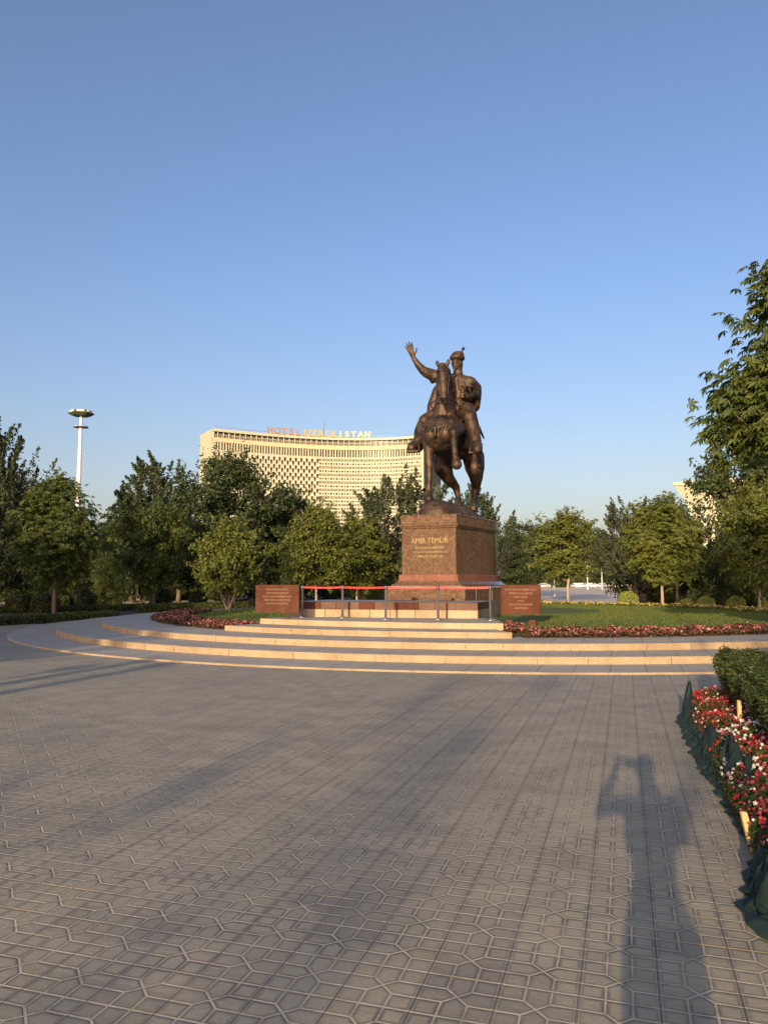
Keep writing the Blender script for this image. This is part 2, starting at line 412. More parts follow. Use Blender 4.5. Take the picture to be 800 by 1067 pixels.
def pedestal_stone(name, dark=False):
    t = NT(name); o = t.oc()
    ve = t.noise(3.0, o, 6.0, 0.7, 1.4); sp = t.noise(40, o, 3.0, 0.7); big = t.noise(1.1, o, 3.0)
    c = t.ramp(sp, [(0.32, (0.062, 0.034, 0.022)), (0.5, (0.108, 0.062, 0.040)), (0.68, (0.175, 0.108, 0.070))])
    c = t.mix(t.math('MULTIPLY', t.math('SUBTRACT', 1.0, t.sstep(0.0, 0.03, t.math('ABSOLUTE', t.math('SUBTRACT', ve, 0.5)))), 0.5), c, (0.33, 0.225, 0.13))
    c = t.mix(t.math('MULTIPLY', t.sstep(0.5, 0.7, big), 0.35), c, (0.11, 0.06, 0.04))
    return t.done(t.bsdf(c, 0.22, 0.0, t.bump(sp, 0.1, 0.004), 0.3))
M['pedestal'] = pedestal_stone('polished_brown_granite')

# leaf colours
M['leaf_dark'] = leaf_mat('dark_green_leaves', [(0.022, 0.036, 0.012), (0.036, 0.056, 0.016), (0.056, 0.078, 0.022)], 0.16, (0.07, 0.088, 0.026))
M['leaf_mid'] = leaf_mat('mid_green_leaves', [(0.045, 0.068, 0.015), (0.075, 0.102, 0.020), (0.110, 0.138, 0.028)], 0.25, (0.14, 0.155, 0.032))
M['leaf_light'] = leaf_mat('light_green_leaves', [(0.070, 0.098, 0.018), (0.115, 0.145, 0.025), (0.165, 0.185, 0.035)], 0.28, (0.20, 0.20, 0.042))
M['leaf_blue'] = leaf_mat('grey_green_leaves', [(0.036, 0.052, 0.026), (0.058, 0.076, 0.036), (0.086, 0.104, 0.046)], 0.2, (0.10, 0.115, 0.05))
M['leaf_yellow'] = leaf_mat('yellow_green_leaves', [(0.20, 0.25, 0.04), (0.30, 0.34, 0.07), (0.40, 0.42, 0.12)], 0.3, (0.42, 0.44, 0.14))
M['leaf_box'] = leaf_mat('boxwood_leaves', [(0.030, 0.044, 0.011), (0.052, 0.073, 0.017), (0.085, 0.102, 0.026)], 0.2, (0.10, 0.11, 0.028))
M['leaf_flower'] = leaf_mat('bedding_foliage', [(0.02, 0.04, 0.012), (0.04, 0.07, 0.02), (0.06, 0.09, 0.025)], 0.2, (0.07, 0.05, 0.02))
M['leaf_begonia'] = leaf_mat('bronze_begonia_leaves', [(0.05, 0.022, 0.014), (0.08, 0.04, 0.02), (0.06, 0.06, 0.02)], 0.2, (0.10, 0.035, 0.025))
M['grass'] = leaf_mat('lawn_blades', [(0.080, 0.115, 0.020), (0.115, 0.160, 0.030), (0.160, 0.200, 0.045)], 0.35, (0.18, 0.18, 0.045))
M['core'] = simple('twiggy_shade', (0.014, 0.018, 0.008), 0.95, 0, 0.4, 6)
def petal_mat(name, stops):
    t = NT(name); c = t.ramp(t.island(), [(i / (len(stops) - 1), s) for i, s in enumerate(stops)])
    p = t.bsdf(c, 0.55, 0, None, 0.3); tr = t.n('BsdfTranslucent'); t.put(tr.inputs[0], c)
    mx = t.n('MixShader'); mx.inputs[0].default_value = 0.25
    t.t.links.new(p, mx.inputs[1]); t.t.links.new(tr.outputs[0], mx.inputs[2]); return t.done(mx.outputs[0])
M['petal_red'] = petal_mat('red_pink_petals', [(0.22, 0.011, 0.014), (0.36, 0.018, 0.022), (0.40, 0.03, 0.045), (0.46, 0.075, 0.085), (0.46, 0.055, 0.022)])
M['petal_white'] = petal_mat('white_petals', [(0.66, 0.62, 0.58), (0.74, 0.71, 0.68)])
M['petal_pink'] = petal_mat('begonia_petals', [(0.38, 0.05, 0.055), (0.50, 0.15, 0.145), (0.60, 0.29, 0.27), (0.33, 0.035, 0.04)])
M['petal_yellow'] = petal_mat('marigold_petals', [(0.75, 0.50, 0.10), (0.80, 0.62, 0.22)])
M['bark'] = bark_mat('grey_brown_bark', (0.09, 0.068, 0.05), (0.20, 0.155, 0.115))
M['bark_pale'] = bark_mat('pale_bark', (0.26, 0.20, 0.145), (0.46, 0.37, 0.28))
M['bark_dark'] = bark_mat('dark_bark', (0.035, 0.027, 0.02), (0.085, 0.065, 0.048))
def cloth_mat():
    t = NT('green_shade_netting'); o = t.pos()
    n1 = t.noise(5.0, o, 4.0, 0.6); w = t.noise(420.0, o, 1.0)
    c = t.ramp(n1, [(0.3, (0.010, 0.024, 0.020)), (0.7, (0.021, 0.043, 0.036))])
    c = t.mix(t.math('MULTIPLY', t.sstep(0.66, 0.78, t.noise(9, o, 5.0, 0.7)), 0.35), c, (0.09, 0.105, 0.095))
    return t.done(t.bsdf(c, 0.75, 0, t.bump(w, 0.3, 0.002), 0.3))
M['cloth'] = cloth_mat()

# ------------------------------------------------------------------ the ground
def sheet(name, poly_pts, mat, dz, nx=1, ny=1, follow=True):
    """quad sheet from four corners, subdivided, following the terrain"""
    a, b, c, d = [Vector((*p, 0)) for p in poly_pts]; V = []; Q = []
    for j in range(ny + 1):
        for i in range(nx + 1):
            s, t = i / nx, j / ny
            p = (a * (1 - s) + b * s) * (1 - t) + (d * (1 - s) + c * s) * t
            V.append((p.x, p.y, (gz(p.x, p.y) if follow else 0) + dz))
    for j in range(ny):
        for i in range(nx):
            k = j * (nx + 1) + i; Q.append((k, k + 1, k + nx + 2, k + nx + 1))
    mb = MB(); mb.add(V, Q)
    return tag(build(mb, name, mat, smooth=True), kind='structure')
sheet('ground', ((-900, -300), (900, -300), (900, 1500), (-900, 1500)), M['earth'], -0.012, 4, 360)
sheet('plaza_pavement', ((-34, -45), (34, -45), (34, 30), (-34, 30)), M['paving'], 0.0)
sheet('path_right', ((10.5, 46), (21.0, 46), (70, 212), (38, 212)), M['farpave'], 0.0, 1, 60)
sheet('path_left', ((-80, 62), (-4, 84), (-4, 120), (-80, 96)), M['farpave'], 0.0, 1, 20)
sheet('road', ((-260, 214), (300, 214), (300, 240), (-260, 240)), M['asphalt'], 0.004)
mb = MB(); mb.box((20, 213.6, 0.08), (560, 0.5, 0.20)); tag(build(mb, 'road_kerb', M['grey_stone']), kind='structure')

# ------------------------------------------------------------------ stepped stone base
C0 = Vector((3.9, 30.3)); AX = R(23.5)
EU = Vector((math.cos(AX), -math.sin(AX))); EW = Vector((math.sin(AX), math.cos(AX)))
def loc2(u, w): p = C0 + EU * u + EW * w; return (p.x, p.y)
def disc(Rr, n=180): return [(C0.x + Rr * math.sin(2 * math.pi * k / n), C0.y - Rr * math.cos(2 * math.pi * k / n)) for k in range(n)][::-1][::-1]
steps = thing('stone_steps', (C0.x, C0.y, 0), 'broad curved granite steps with yellow risers and grey treads below the statue', 'steps')
def ring_step(Rr, z0, z1, part='step'):
    n = 200; mb = MB()
    pts = [(Rr * math.sin(2 * math.pi * k / n), -Rr * math.cos(2 * math.pi * k / n)) for k in range(n)]
    lip = 0.03
    vs = [(x, y, z0) for x, y in pts] + [(x, y, z1 - 0.012) for x, y in pts] + [(x * (1 - 0.012 / Rr), y * (1 - 0.012 / Rr), z1) for x, y in pts] + [(0, 0, z1)]
    fs = []; ms = []
    for k in range(n):
        j = (k + 1) % n
        fs += [(k, j, n + j, n + k), (n + k, n + j, 2 * n + j, 2 * n + k), (2 * n + k, 2 * n + j, 3 * n)]; ms += [1, 1, 0]
    nn = len(mb.v); mb.v += vs; mb.f += fs; mb.m += ms
    # fine vertical joints between riser blocks: thin dark strips 3 mm proud
    nb = int(2 * math.pi * Rr / 1.25)
    for b in range(nb):
        a = 2 * math.pi * (b + 0.3 * math.sin(b * 7.7)) / nb; rr = Rr + 0.001
        x, y = rr * math.sin(a), -rr * math.cos(a)
        mb.box((x, y, (z0 + z1) / 2 - 0.008), (0.009, 0.004, z1 - z0 - 0.02), a, 2)
    return build(mb, part, [M['tread'], M['riser'], M['brown_tile']], steps)
Z1, Z2, Z3, Z4, ZP = 0.18, 0.322, 0.458, 0.60, 1.035
ring_step(16.75, -0.02, 0.037)
ring_step(15.42, 0.02, Z1)
ring_step(14.05, 0.10, Z2)
def flight_step(Rr, u0, u1, w_back, z0, z1):
    n = 40; mb = MB(); pts = []
    for k in range(n + 1):
        u = u0 + (u1 - u0) * k / n; w = -math.sqrt(Rr * Rr - u * u); pts.append((u, w))
    pts += [(u1 - .85, w_back), (u0 + .5, w_back)]
    P = [(EU * u + EW * w) for u, w in pts]; P = [(p.x, p.y) for p in P]
    m = len(P); vs = [(x, y, z0) for x, y in P] + [(x, y, z1) for x, y in P]
    mb.v = list(vs); mb.f = [tuple(range(m, 2 * m))]; mb.m = [0]
    for i in range(m): mb.f.append((i, (i + 1) % m, m + (i + 1) % m, m + i)); mb.m.append(1)
    x = u0 + 0.5; k = 0
    while x < u1 - 0.2:
        w = -math.sqrt(Rr * Rr - x * x); d = Vector((x, w)).normalized(); p = EU * x + EW * w; q = EU * d.x + EW * d.y
        mb.box((p.x + q.x * 0.001, p.y + q.y * 0.001, (z0 + z1) / 2), (0.009, 0.004, z1 - z0 - 0.03), math.atan2(q.x, -q.y), 2)
        x += 0.9 + 0.35 * math.sin(k * 3.1); k += 1
    return build(mb, 'step', [M['tread'], M['riser2'] if z1 > 0.5 else M['riser'], M['brown_tile']], steps)
flight_step(12.62, -3.62, 4.12, -10.6, 0.25, Z3)
flight_step(11.38, -3.28, 3.62, -8.45, 0.36, Z4)
# low two-course wall of the platform
def platform():
    fl, fr, br, bl = (-2.95, 22.80), (2.62, 21.56), (3.62, 24.4), (-1.9, 26.0)
    t = thing('platform_wall', ((fl[0] + fr[0]) / 2, 22.2, Z4), 'low wall of yellow and brown stone panels under the pedestal, behind the rope posts', 'wall')
    L = t.location
    def rectpanels(p, q, n, z0, z1, mats, off, name, seed):
        rng = random.Random(seed); mb = MB(); p, q = Vector(p), Vector(q); d = q - p; ang = math.atan2(d.y, d.x)
        nrm = Vector((d.y, -d.x)).normalized(); cuts = [0.0]
        for i in range(n): cuts.append(cuts[-1] + 0.75 + 0.5 * rng.random())
        cuts = [c / cuts[-1] for c in cuts]
        for i in range(n):
            w = d.length * (cuts[i + 1] - cuts[i]) - 0.012; c = p + d * (cuts[i] + cuts[i + 1]) / 2 + nrm * (off - 0.05)
            mb.bevbox((c.x - L.x, c.y - L.y, (z0 + z1) / 2 - L.z), (w, 0.10, z1 - z0), 0.006, ang, rng.randrange(len(mats)))
        build(mb, name, mats, t)
    zm = Z4 + 0.225
    core = MB(); k = 0.06
    core.prism([(fl[0] + k - L.x, fl[1] + k - L.y), (fr[0] - k - L.x, fr[1] + k - L.y), (br[0] - k - L.x, br[1] - L.y), (bl[0] + k - L.x, bl[1] - L.y)], 0.2 - L.z, ZP - 0.012 - L.z)
    build(core, 'core', M['grey_stone'], t)
    rectpanels(fl, fr, 8, Z4 - 0.05, zm - 0.004, [M['riser2'], M['riser']], 0.0, 'lower_course', 4)
    rectpanels(fl, fr, 10, zm, ZP, [M['brown_tile'], M['brown_tile'], M['sign_stone']], -0.004, 'upper_course', 9)
    rectpanels(fr, br, 3, Z4 - 0.15, zm - 0.004, [M['riser2']], -0.06, 'lower_course', 5)
    rectpanels(fr, br, 4, zm, ZP, [M['brown_tile']], -0.064, 'upper_course', 6)
platform()

# ------------------------------------------------------------------ pedestal
P0 = Vector((1.486, 25.57)); PA = R(23.0)
PU = Vector((math.cos(PA), -math.sin(PA))); PW = Vector((math.sin(PA), math.cos(PA)))
ped = thing('stone_pedestal', (P0.x, P0.y, 0), 'tall brown granite pedestal with curved sides and gilded inscription under the bronze rider', 'pedestal', None, -PA)
# in pedestal-local axes: x right, y back (length 5), z up
def plan(g, front=0.0, n=14):
    """outline grown by g: flat front, bulging sides, flat back"""
    pts = []; L = 5.6
    for k in range(n + 1):
        t = k / n; y = t * L
        x = 0.95 + 0.40 * y / 3.0 if y < 2.6 else 1.297 + 0.053 * math.sin(min(1, (y - 2.6) / .9) * math.pi / 2) - 0.60 * max(0, (y - 3.2) / 2.4) ** 2
        pts.append((x + g, -g + t * (L + 2 * g)))
    return pts + [(-x, y) for x, y in pts[::-1]]
def ped_part(name, prof, mat, sm=False):
    mb = MB(); mb.loft([[(x, y, z) for x, y in plan(g)] for g, z in prof]); return build(mb, name, mat, ped)
ped_part('plinth', [(0.42, 0.2), (0.42, 1.40), (0.40, 1.42)], M['pedestal'])
ped_part('plinth_ledge', [(0.395, 1.418), (0.44, 1.424), (0.44, 1.462), (0.42, 1.47)], M['lavender'])
ped_part('base_moulding', [(0.28, 1.466), (0.28, 1.52), (0.20, 1.56), (0.12, 1.63), (0.11, 1.66)], M['pedestal'])
ped_part('red_skirt', [(0.085, 1.655), (0.085, 1.845), (0.07, 1.86)], M['red_granite'])
ped_part('shaft', [(0.0, 1.855), (0.0, 3.40)], M['pedestal'])
ped_part('cornice', [(0.02, 3.395), (0.05, 3.42), (0.05, 3.45), (0.095, 3.48), (0.095, 3.535), (0.03, 3.56), (0.03, 3.80), (0.045, 3.81), (0.045, 3.845), (0.02, 3.86)], M['pedestal'])
pl = plan(0.422)
for k in (2, 5, 8, 11):                          # pale joints between the side slabs of the plinth
    for sgn in (1, -1):
        mb = MB(); x, y = pl[k]; mb.box((x * sgn, y, 1.0), (0.012, 0.02, 0.8)); build(mb, 'slab_joint', M['grey_stone'], ped)
for txt, sz, z in (('AMIR TEMUR', 0.262, 2.905), ('KUCH ADOLATDADIR', 0.115, 2.71), ('СИЛА В СПРАВЕДЛИВОСТИ', 0.098, 2.575), ('STRENGTH IN JUSTICE', 0.10, 2.435)):
    me = text_mesh(txt, sz, 0.006, M['gold'], bold=0.0, width=0.86)
    obj('inscription', me, ped, (0.03, -0.008, z))
mb = MB(); mb.bevbox((-0.62, -0.95, 1.085), (0.9, 0.42, 0.09), 0.01); mb.bevbox((0.75, -0.9, 1.07), (0.75, 0.36, 0.06), 0.01)
build(mb, 'foot_slab', M['brown_tile'], ped)

# ------------------------------------------------------------------ bronze rider
def ST(px, py, w):
    """statue point: seen at px, py and lying w metres behind the pedestal's front"""
    rx, rz = (px - CX) / F, (CY - py) / F
    c, s = math.cos(PITCH), math.sin(PITCH); d = Vector((rx, c - rz * s, s + rz * c))
    den = d.x * PW.x + d.y * PW.y; t = (w + P0.x * PW.x + P0.y * PW.y) / den
    return Vector((d.x * t, d.y * t, EYE + d.z * t))
SB = Vector((P0.x + PW.x * 2.4, P0.y + PW.y * 2.4, 3.86))
statue = thing('equestrian_statue', SB, 'bronze statue of a rider with raised right hand on a horse lifting one foreleg', 'statue')
FW = Vector((-PW.x, -PW.y, 0))                    # the horse's forward direction
RT = Vector((PU.x, PU.y, 0))                      # viewer's right along the front
UPV = Vector((0, 0, 1))
BODYM = Matrix((RT, FW * -1, UPV)).transposed()   # local (right, back, up) -> world
def E(mb, p, r, tilt=0.0, n=16, m=11):
    mb.ell(p, r, BODYM @ Matrix.Rotation(tilt, 3, 'X'), n, m)
def off(p, r=0, b=0, u=0): return p + RT * r - FW * b + UPV * u

def statue_mesh(mb, name, voxel, it, parent, mat='bronze', fac=0.5):
    me = remesh(mb.shift(SB), voxel, it, fac); me.materials.clear(); me.materials.append(M[mat])
    return obj(name, me, parent)

def make_statue():
    # mound
    mb = MB(); rng = random.Random(5)
    for k in range(16):
        w = 0.52 + 3.7 * k / 15; hw = 0.62 + 0.38 * math.sin(math.pi * k / 15)
        c = Vector((P0.x + PW.x * w, P0.y + PW.y * w, 3.80)) + RT * .10 * k / 15; h = 0.62 - 0.30 * smooth(0.3, 1.0, k / 15) + rng.uniform(-.04, .04)
        c = c + RT * rng.uniform(-.1, .1)
        mb.ell(c + Vector((0, 0, -.0)), (hw, 0.40, h), BODYM, 14, 9)
    m0 = statue_mesh(mb, 'ground_mound', 0.05, 3, statue)
    # ---- horse
    mb = MB()
    chest = ST(460, 452, 0.95); belly = ST(470, 462, 2.0); rump = ST(481, 457, 3.1)
    bw = 0.62
    E(mb, chest, (0.60, 0.62, 0.66)); E(mb, off(chest, 0, 0.35, 0.12), (0.62, 0.7, 0.72))
    E(mb, off(chest, -0.24, -0.30, -0.05), (0.31, 0.32, 0.40)); E(mb, off(chest, 0.24, -0.30, -0.05), (0.31, 0.32, 0.40))
    E(mb, off(chest, -0.42, 0.05, 0.15), (0.27, 0.42, 0.52)); E(mb, off(chest, 0.42, 0.05, 0.15), (0.27, 0.42, 0.52))
    E(mb, belly, (0.66, 1.15, 0.66)); E(mb, off(belly, 0, 0.4, 0.1), (0.62, 0.9, 0.6))
    E(mb, rump, (0.64, 0.78, 0.72)); E(mb, off(rump, -0.30, 0.12, -0.15), (0.38, 0.55, 0.66)); E(mb, off(rump, 0.30, 0.12, -0.15), (0.38, 0.55, 0.66))
    # neck
    n0 = ST(463, 436, 1.15); n1 = ST(463, 413, 1.0); n2 = ST(461.5, 396, 0.82); n3 = ST(461.5, 386, 0.62)
    mb.chain([n0, n1, n2, n3], [0.44, 0.31, 0.26, 0.21]); mb.chain([off(n0, 0, .35, .1), off(n1, 0, .3), off(n2, 0, .2)], [0.34, 0.24, 0.19])
    # head: poll to muzzle hanging nearly vertical in front of the neck
    h0 = ST(461.2, 384, 0.42); h1 = ST(461.5, 392, 0.28); h2 = ST(462.2, 404, 0.18); h3 = ST(462.6, 413, 0.16); h4 = ST(462.8, 418, 0.24)
    mb.chain([h0, h1, h2, h3], [0.18, 0.185, 0.13, 0.15]); mb.chain([h3, h4], [0.165, 0.135])
    mb.chain([off(h0, 0, .2, -.1), off(h1, 0, .26, -.08), off(h2, 0, .16, .05)], [0.19, 0.185, 0.10])           # jaw
    for sgn in (-1, 1):
        E(mb, off(h1, sgn * .155, .02, .10), (0.05, 0.07, 0.075)); E(mb, off(h3, sgn * .075, -.09, -.03), (0.065, 0.06, 0.07))
        e0 = off(h0, sgn * .13, .02, .10); mb.chain([e0, off(e0, sgn * .07, -.01, .12), off(e0, sgn * .075, -.02, .21)], [0.075, 0.075, 0.03])
    # standing foreleg (viewer's left)
    a = [ST(446.5, 450, 0.9), ST(446.5, 465, 0.85), ST(447.3, 485, 0.82), ST(447.2, 503, 0.80), ST(446.6, 511.5, 0.76), ST(446.8, 516, 0.70)]
    mb.chain(a, [0.30, 0.205, 0.135, 0.098, 0.105, 0.13]); mb.ell(a[2], (0.145, 0.15, 0.17)); mb.chain([ST(446.8, 516.5, 0.68), ST(446.8, 520, 0.62)], [0.14, 0.165])
    # lifted foreleg (viewer's right)
    b = [ST(476, 447, 0.9), ST(473.5, 449, 0.45), ST(472.8, 450.5, 0.05), ST(473.0, 463, 0.10), ST(473.6, 472, 0.16)]
    mb.chain(b, [0.30, 0.215, 0.155, 0.105, 0.11]); mb.chain([b[4], ST(474.6, 478, 0.22)], [0.10, 0.115]); mb.chain([ST(475.0, 479.5, .22), ST(475.8, 484, 0.17)], [0.145, 0.185])
    # hind legs
    c = [ST(463, 478, 2.75), ST(461.5, 487, 2.65), ST(466, 497, 3.0), ST(475, 507.5, 3.7), ST(476.8, 516, 3.72), ST(478.2, 522.5, 3.62)]
    mb.chain(c, [0.42, 0.36, 0.25, 0.155, 0.115, 0.12]); mb.ell(off(c[3], 0, .08, .03), (0.11, 0.14, 0.16)); mb.chain([ST(478.3, 523, 3.58), ST(478.5, 527, 3.5)], [0.13, 0.165])
    d = [ST(493, 476, 3.0), ST(494.5, 487, 2.8), ST(496, 497, 3.1), ST(496.0, 507, 3.55), ST(494.6, 517, 3.5), ST(493.8, 524, 3.42)]
    mb.chain(d, [0.42, 0.37, 0.26, 0.165, 0.118, 0.125]); mb.ell(off(d[3], 0, .08, .03), (0.11, 0.14, 0.16)); mb.chain([ST(493.8, 525, 3.40), ST(493.4, 530, 3.32)], [0.135, 0.17])
    horse = statue_mesh(mb, 'horse', 0.032, 5, statue)
    # mane and forelock
    mb = MB(); rng = random.Random(2)
    for k in range(16):
        t = k / 15; p = n3.lerp(n1, t) if t < .7 else n1.lerp(n0, (t - .7) / .6)
        p = off(p, 0.06, 0.18 + .1 * t, 0.08 - .1 * t); q = off(p, 0.15 + .1 * t + rng.uniform(-.03, .03), -.02, -0.22 - rng.uniform(0, .12))
        mb.chain([p, off(p, .10 + .06 * t, 0, -.04), q], [0.07, 0.06, 0.025], 8)
    for k in range(5): mb.chain([off(h0, -.06 + .03 * k, -.10, .14), off(h0, -.07 + .035 * k, -.20, -.06), off(h1, -.05 + .025 * k, -.16, .0)], [.05, .045, .02], 8)
    statue_mesh(mb, 'mane', 0.025, 2, horse)
    mb = MB(); tl = [off(rump, 0.05, 0.65, 0.45), off(rump, 0.10, 1.0, 0.2), off(rump, 0.10, 1.12, -0.6), off(rump, 0.08, 1.05, -1.5)]
    mb.chain(tl, [0.14, 0.17, 0.22, 0.08]); statue_mesh(mb, 'tail', 0.035, 2, horse)
    # bridle, breast strap, saddle cloth
    mb = MB()
    def loop3(c, ru, rb, thick, tilt=0.0, n=22, up=0.0):
        pts = []
        for k in range(n + 1):
            a = 2 * math.pi * k / n; p = Vector((ru * math.cos(a), rb * math.sin(a), up * math.sin(a)))
            pts.append(Vector(c) + BODYM @ (Matrix.Rotation(tilt, 3, 'X') @ p))
        mb.tube(pts, thick, 6, caps=False)
    loop3(ST(462.3, 407.5, 0.25), 0.15, 0.17, 0.022); loop3(ST(461.8, 388, 0.38), 0.215, 0.26, 0.02)
    for sgn in (-1, 1):
        mb.tube([off(h0, sgn * .2, .06, .05), off(h1, sgn * .205, .05, -.05), off(h2, sgn * .15, 0, -.05), off(h3, sgn * .145, .02, 0)], .02, 6)
        mb.tube([off(h3, sgn * .145, .02, 0), off(n1, sgn * .46, -.15, -.25), off(n0, sgn * .5, .5, .25), ST(480, 413, 1.45)], .018, 6)
    build(mb.shift(SB), 'bridle', M['bronze'], horse, smooth=True)
    mb = MB(); pts = []
    for k in range(19):
        a = math.pi * (k / 18); x = -0.66 * math.cos(a); pts.append(off(chest, x * 1.08, -0.80 * math.sin(a) + .12, 0.46 - 0.36 * math.sin(a)))
    mb.tube(pts, 0.05, 7); rng = random.Random(8)
    for p in pts[2:-2]: mb.chain([p, off(p, 0, -.035, -.13)], [.04, .025], 6)
    mb.chain([pts[9], off(pts[9], 0, -.03, -.30)], [.075, .05], 8)
    build(mb.shift(SB), 'breast_strap', M['bronze'], horse, smooth=True)
    mb = MB(); L1 = []
    for dy in (-0.62, 0.72):
        L = []
        for k in range(15):
            a = math.pi * (-0.22 + 1.44 * k / 14); L.append(off(belly, 0.72 * math.cos(a), dy, 0.06 + 0.70 * math.sin(a)))
        L1.append(L)
    vs = L1[0] + L1[1] + [off(p, 0, 0, 0.05) for p in L1[0]] + [off(p, 0, 0, 0.05) for p in L1[1]]
    fs = [];
    for k in range(14): fs += [(k, k + 1, 16 + k, 15 + k), (30 + k, 45 + k, 46 + k, 31 + k), (k, 30 + k, 31 + k, k + 1), (15 + k, 16 + k, 46 + k, 45 + k)]
    fs += [(0, 15, 45, 30), (14, 44, 59, 29)]
    mb.add(vs, fs); build(mb.shift(SB), 'saddle_cloth', M['bronze_dark'], horse, smooth=True)
    # ---- rider: one continuous body
    W0 = 1.95; mb = MB()
    pel = ST(474, 428, W0); wst = ST(475, 416, W0); chs = ST(475.5, 402, W0 - .02); nck = ST(477, 391, W0 - .02)
    shl = ST(462.5, 393.5, W0 - .05); shr = ST(489, 398, W0 + .05)
    E(mb, pel, (0.46, 0.38, 0.30)); E(mb, wst, (0.39, 0.31, 0.38)); E(mb, chs, (0.50, 0.36, 0.40))
    mb.chain([wst, chs], [0.34, 0.38]); mb.chain([shl, off(chs, 0, 0, .16), shr], [0.21, 0.26, 0.21]); mb.chain([chs, nck, ST(477.2, 386, W0 - .06)], [0.26, 0.20, 0.16])
    # head turned to the viewer's left
    hd = ST(476.3, 378.5, W0 - .10)
    HL = (FW * 0.93 - RT * 0.36).normalized()     # looking direction
    HM = Matrix((HL.cross(UPV), HL * -1, UPV)).transposed()
    mb.ell(hd - UPV * .02, (0.19, 0.23, 0.265), HM, 18, 13); mb.ell(hd + HL * .06 - UPV * .16, (0.125, 0.15, 0.14), HM)
    mb.chain([hd + HL * .21 + UPV * .06, hd + HL * .275 - UPV * .05], [0.035, 0.048], 8)                      # nose
    for sgn in (-1, 1):
        sd = HL.cross(UPV) * sgn
        mb.ell(hd + HL * .185 + sd * .085 + UPV * .085, (0.065, 0.035, 0.028), HM)                            # brows
        mb.ell(hd + HL * .165 + sd * .10 - UPV * .02, (0.05, 0.05, 0.045), HM)                                # cheekbones
        mb.ell(hd + sd * .185 - UPV * .01, (0.03, 0.055, 0.075), HM)                                          # ears
    mb.ell(hd + HL * .215 - UPV * .125, (0.075, 0.03, 0.018), HM); mb.ell(hd + HL * .20 - UPV * .165, (0.06, 0.035, 0.02), HM)
    # raised right arm (viewer's left)
    el = ST(441.5, 386.5, W0 - .45); wr = ST(430.3, 372.0, W0 - .65)
    mb.chain([shl, ST(453, 390.5, W0 - .2), el], [0.22, 0.195, 0.165]); mb.chain([el, ST(435.5, 380, W0 - .56), wr], [0.165, 0.125, 0.082])
    # left arm (viewer's right): elbow out, hand holding the reins at the waist
    el2 = ST(495.5, 411, W0 + .1); wr2 = ST(486, 413, W0 - .48)
    mb.chain([shr, ST(493, 404, W0 + .12), el2], [0.22, 0.20, 0.165]); mb.chain([el2, wr2], [0.165, 0.10])
    hp = ST(482.5, 412.5, W0 - .60); mb.ell(hp, (0.10, 0.09, 0.105), BODYM)
    for k in range(4): mb.chain([off(hp, -.075 + .01 * k, -.07, .075 - .05 * k), off(hp, -.03, -.125, .07 - .05 * k), off(hp, .05, -.10, .065 - .05 * k)], [.03, .03, .026], 8)
    mb.chain([off(hp, .06, -.02, .09), off(hp, -.01, -.09, .13)], [.035, .028], 8)
    # legs
    def leg(hip, knee, mid, ank, toe, heel):
        mb.chain([hip, hip.lerp(knee, .5), knee], [0.32, 0.32, 0.275]); mb.chain([knee, mid, ank], [0.265, 0.245, 0.17])
        mb.chain([heel, ank.lerp(toe, .45), toe], [0.17, 0.20, 0.17]); mb.chain([ank.lerp(knee, .35), ank], [.225, .21])
    leg(ST(482, 427, W0), ST(489.5, 435.5, W0 - .62), ST(493, 448, W0 - .55), ST(495.7, 461, W0 - .45), ST(497, 468.5, W0 - 1.0), ST(496.3, 467, W0 - .38))
    leg(ST(464, 429, W0), ST(443.5, 439.0, W0 - .62), ST(438.3, 450, W0 - .55), ST(435.5, 461, W0 - .45), ST(428.5, 466.5, W0 - .80), ST(436.5, 466, W0 - .38))
    # raised hand: palm and five fingers
    tip = ST(426.0, 360.0, W0 - .74); hv = (tip - wr); HLn = hv.length; hv = hv.normalized()
    side = hv.cross(FW).normalized(); pf = side.cross(hv).normalized()
    pc = wr + hv * 0.17
    mb.chain([wr, wr + hv * .08], [.078, .085]); 
    for k in range(4):
        s_ = (-0.066 + 0.044 * k); mb.chain([wr + hv * .06 + side * s_ * .6, wr + hv * .215 + side * s_], [.05, .042], 8)
    sgn_t = 1 if (wr + side).x > wr.x else -1
    for k in range(4):
        s_ = (-0.075 + 0.05 * k) * sgn_t; ln = (0.29, 0.35, 0.33, 0.25)[3 - k]; sp = (-0.24 + 0.16 * k) * sgn_t
        b0 = wr + hv * .22 + side * s_; dv = (hv + side * sp).normalized()
        b1 = b0 + dv * ln * .5; b2 = b1 + (dv + pf * .18).normalized() * ln * .5; mb.chain([b0, b1, b2], [.036, .034, .027], 8)
    t0 = wr + hv * .07 + side * .07 * sgn_t; t1 = t0 + (hv * .6 + side * .8 * sgn_t).normalized() * .14; t2 = t1 + (hv * .85 + side * .45 * sgn_t).normalized() * .12
    mb.chain([t0, t1, t2], [.045, .036, .025], 8)
    rider = statue_mesh(mb, 'rider', 0.019, 3, statue)
    # clothing
    mb = MB()                                    # robe: skirts, collar, folds
    E(mb, off(chs, .02, 0, -.02), (0.60, 0.46, 0.45)); mb.chain([off(chs, 0, -.02, -.05), wst, pel], [0.50, 0.48, 0.58])
    sk = [ST(451.5, 424, W0 - .25), ST(449, 432, W0 - .3)]
    mb.chain([off(shl, .1, .05, -.15), ST(458, 408, W0 - .05), sk[0], sk[1]], [0.20, 0.27, 0.24, 0.17])
    mb.chain([off(pel, .2, 0, 0), ST(486, 428, W0 - .3), ST(489, 432, W0 - .45)], [0.34, 0.31, 0.27])
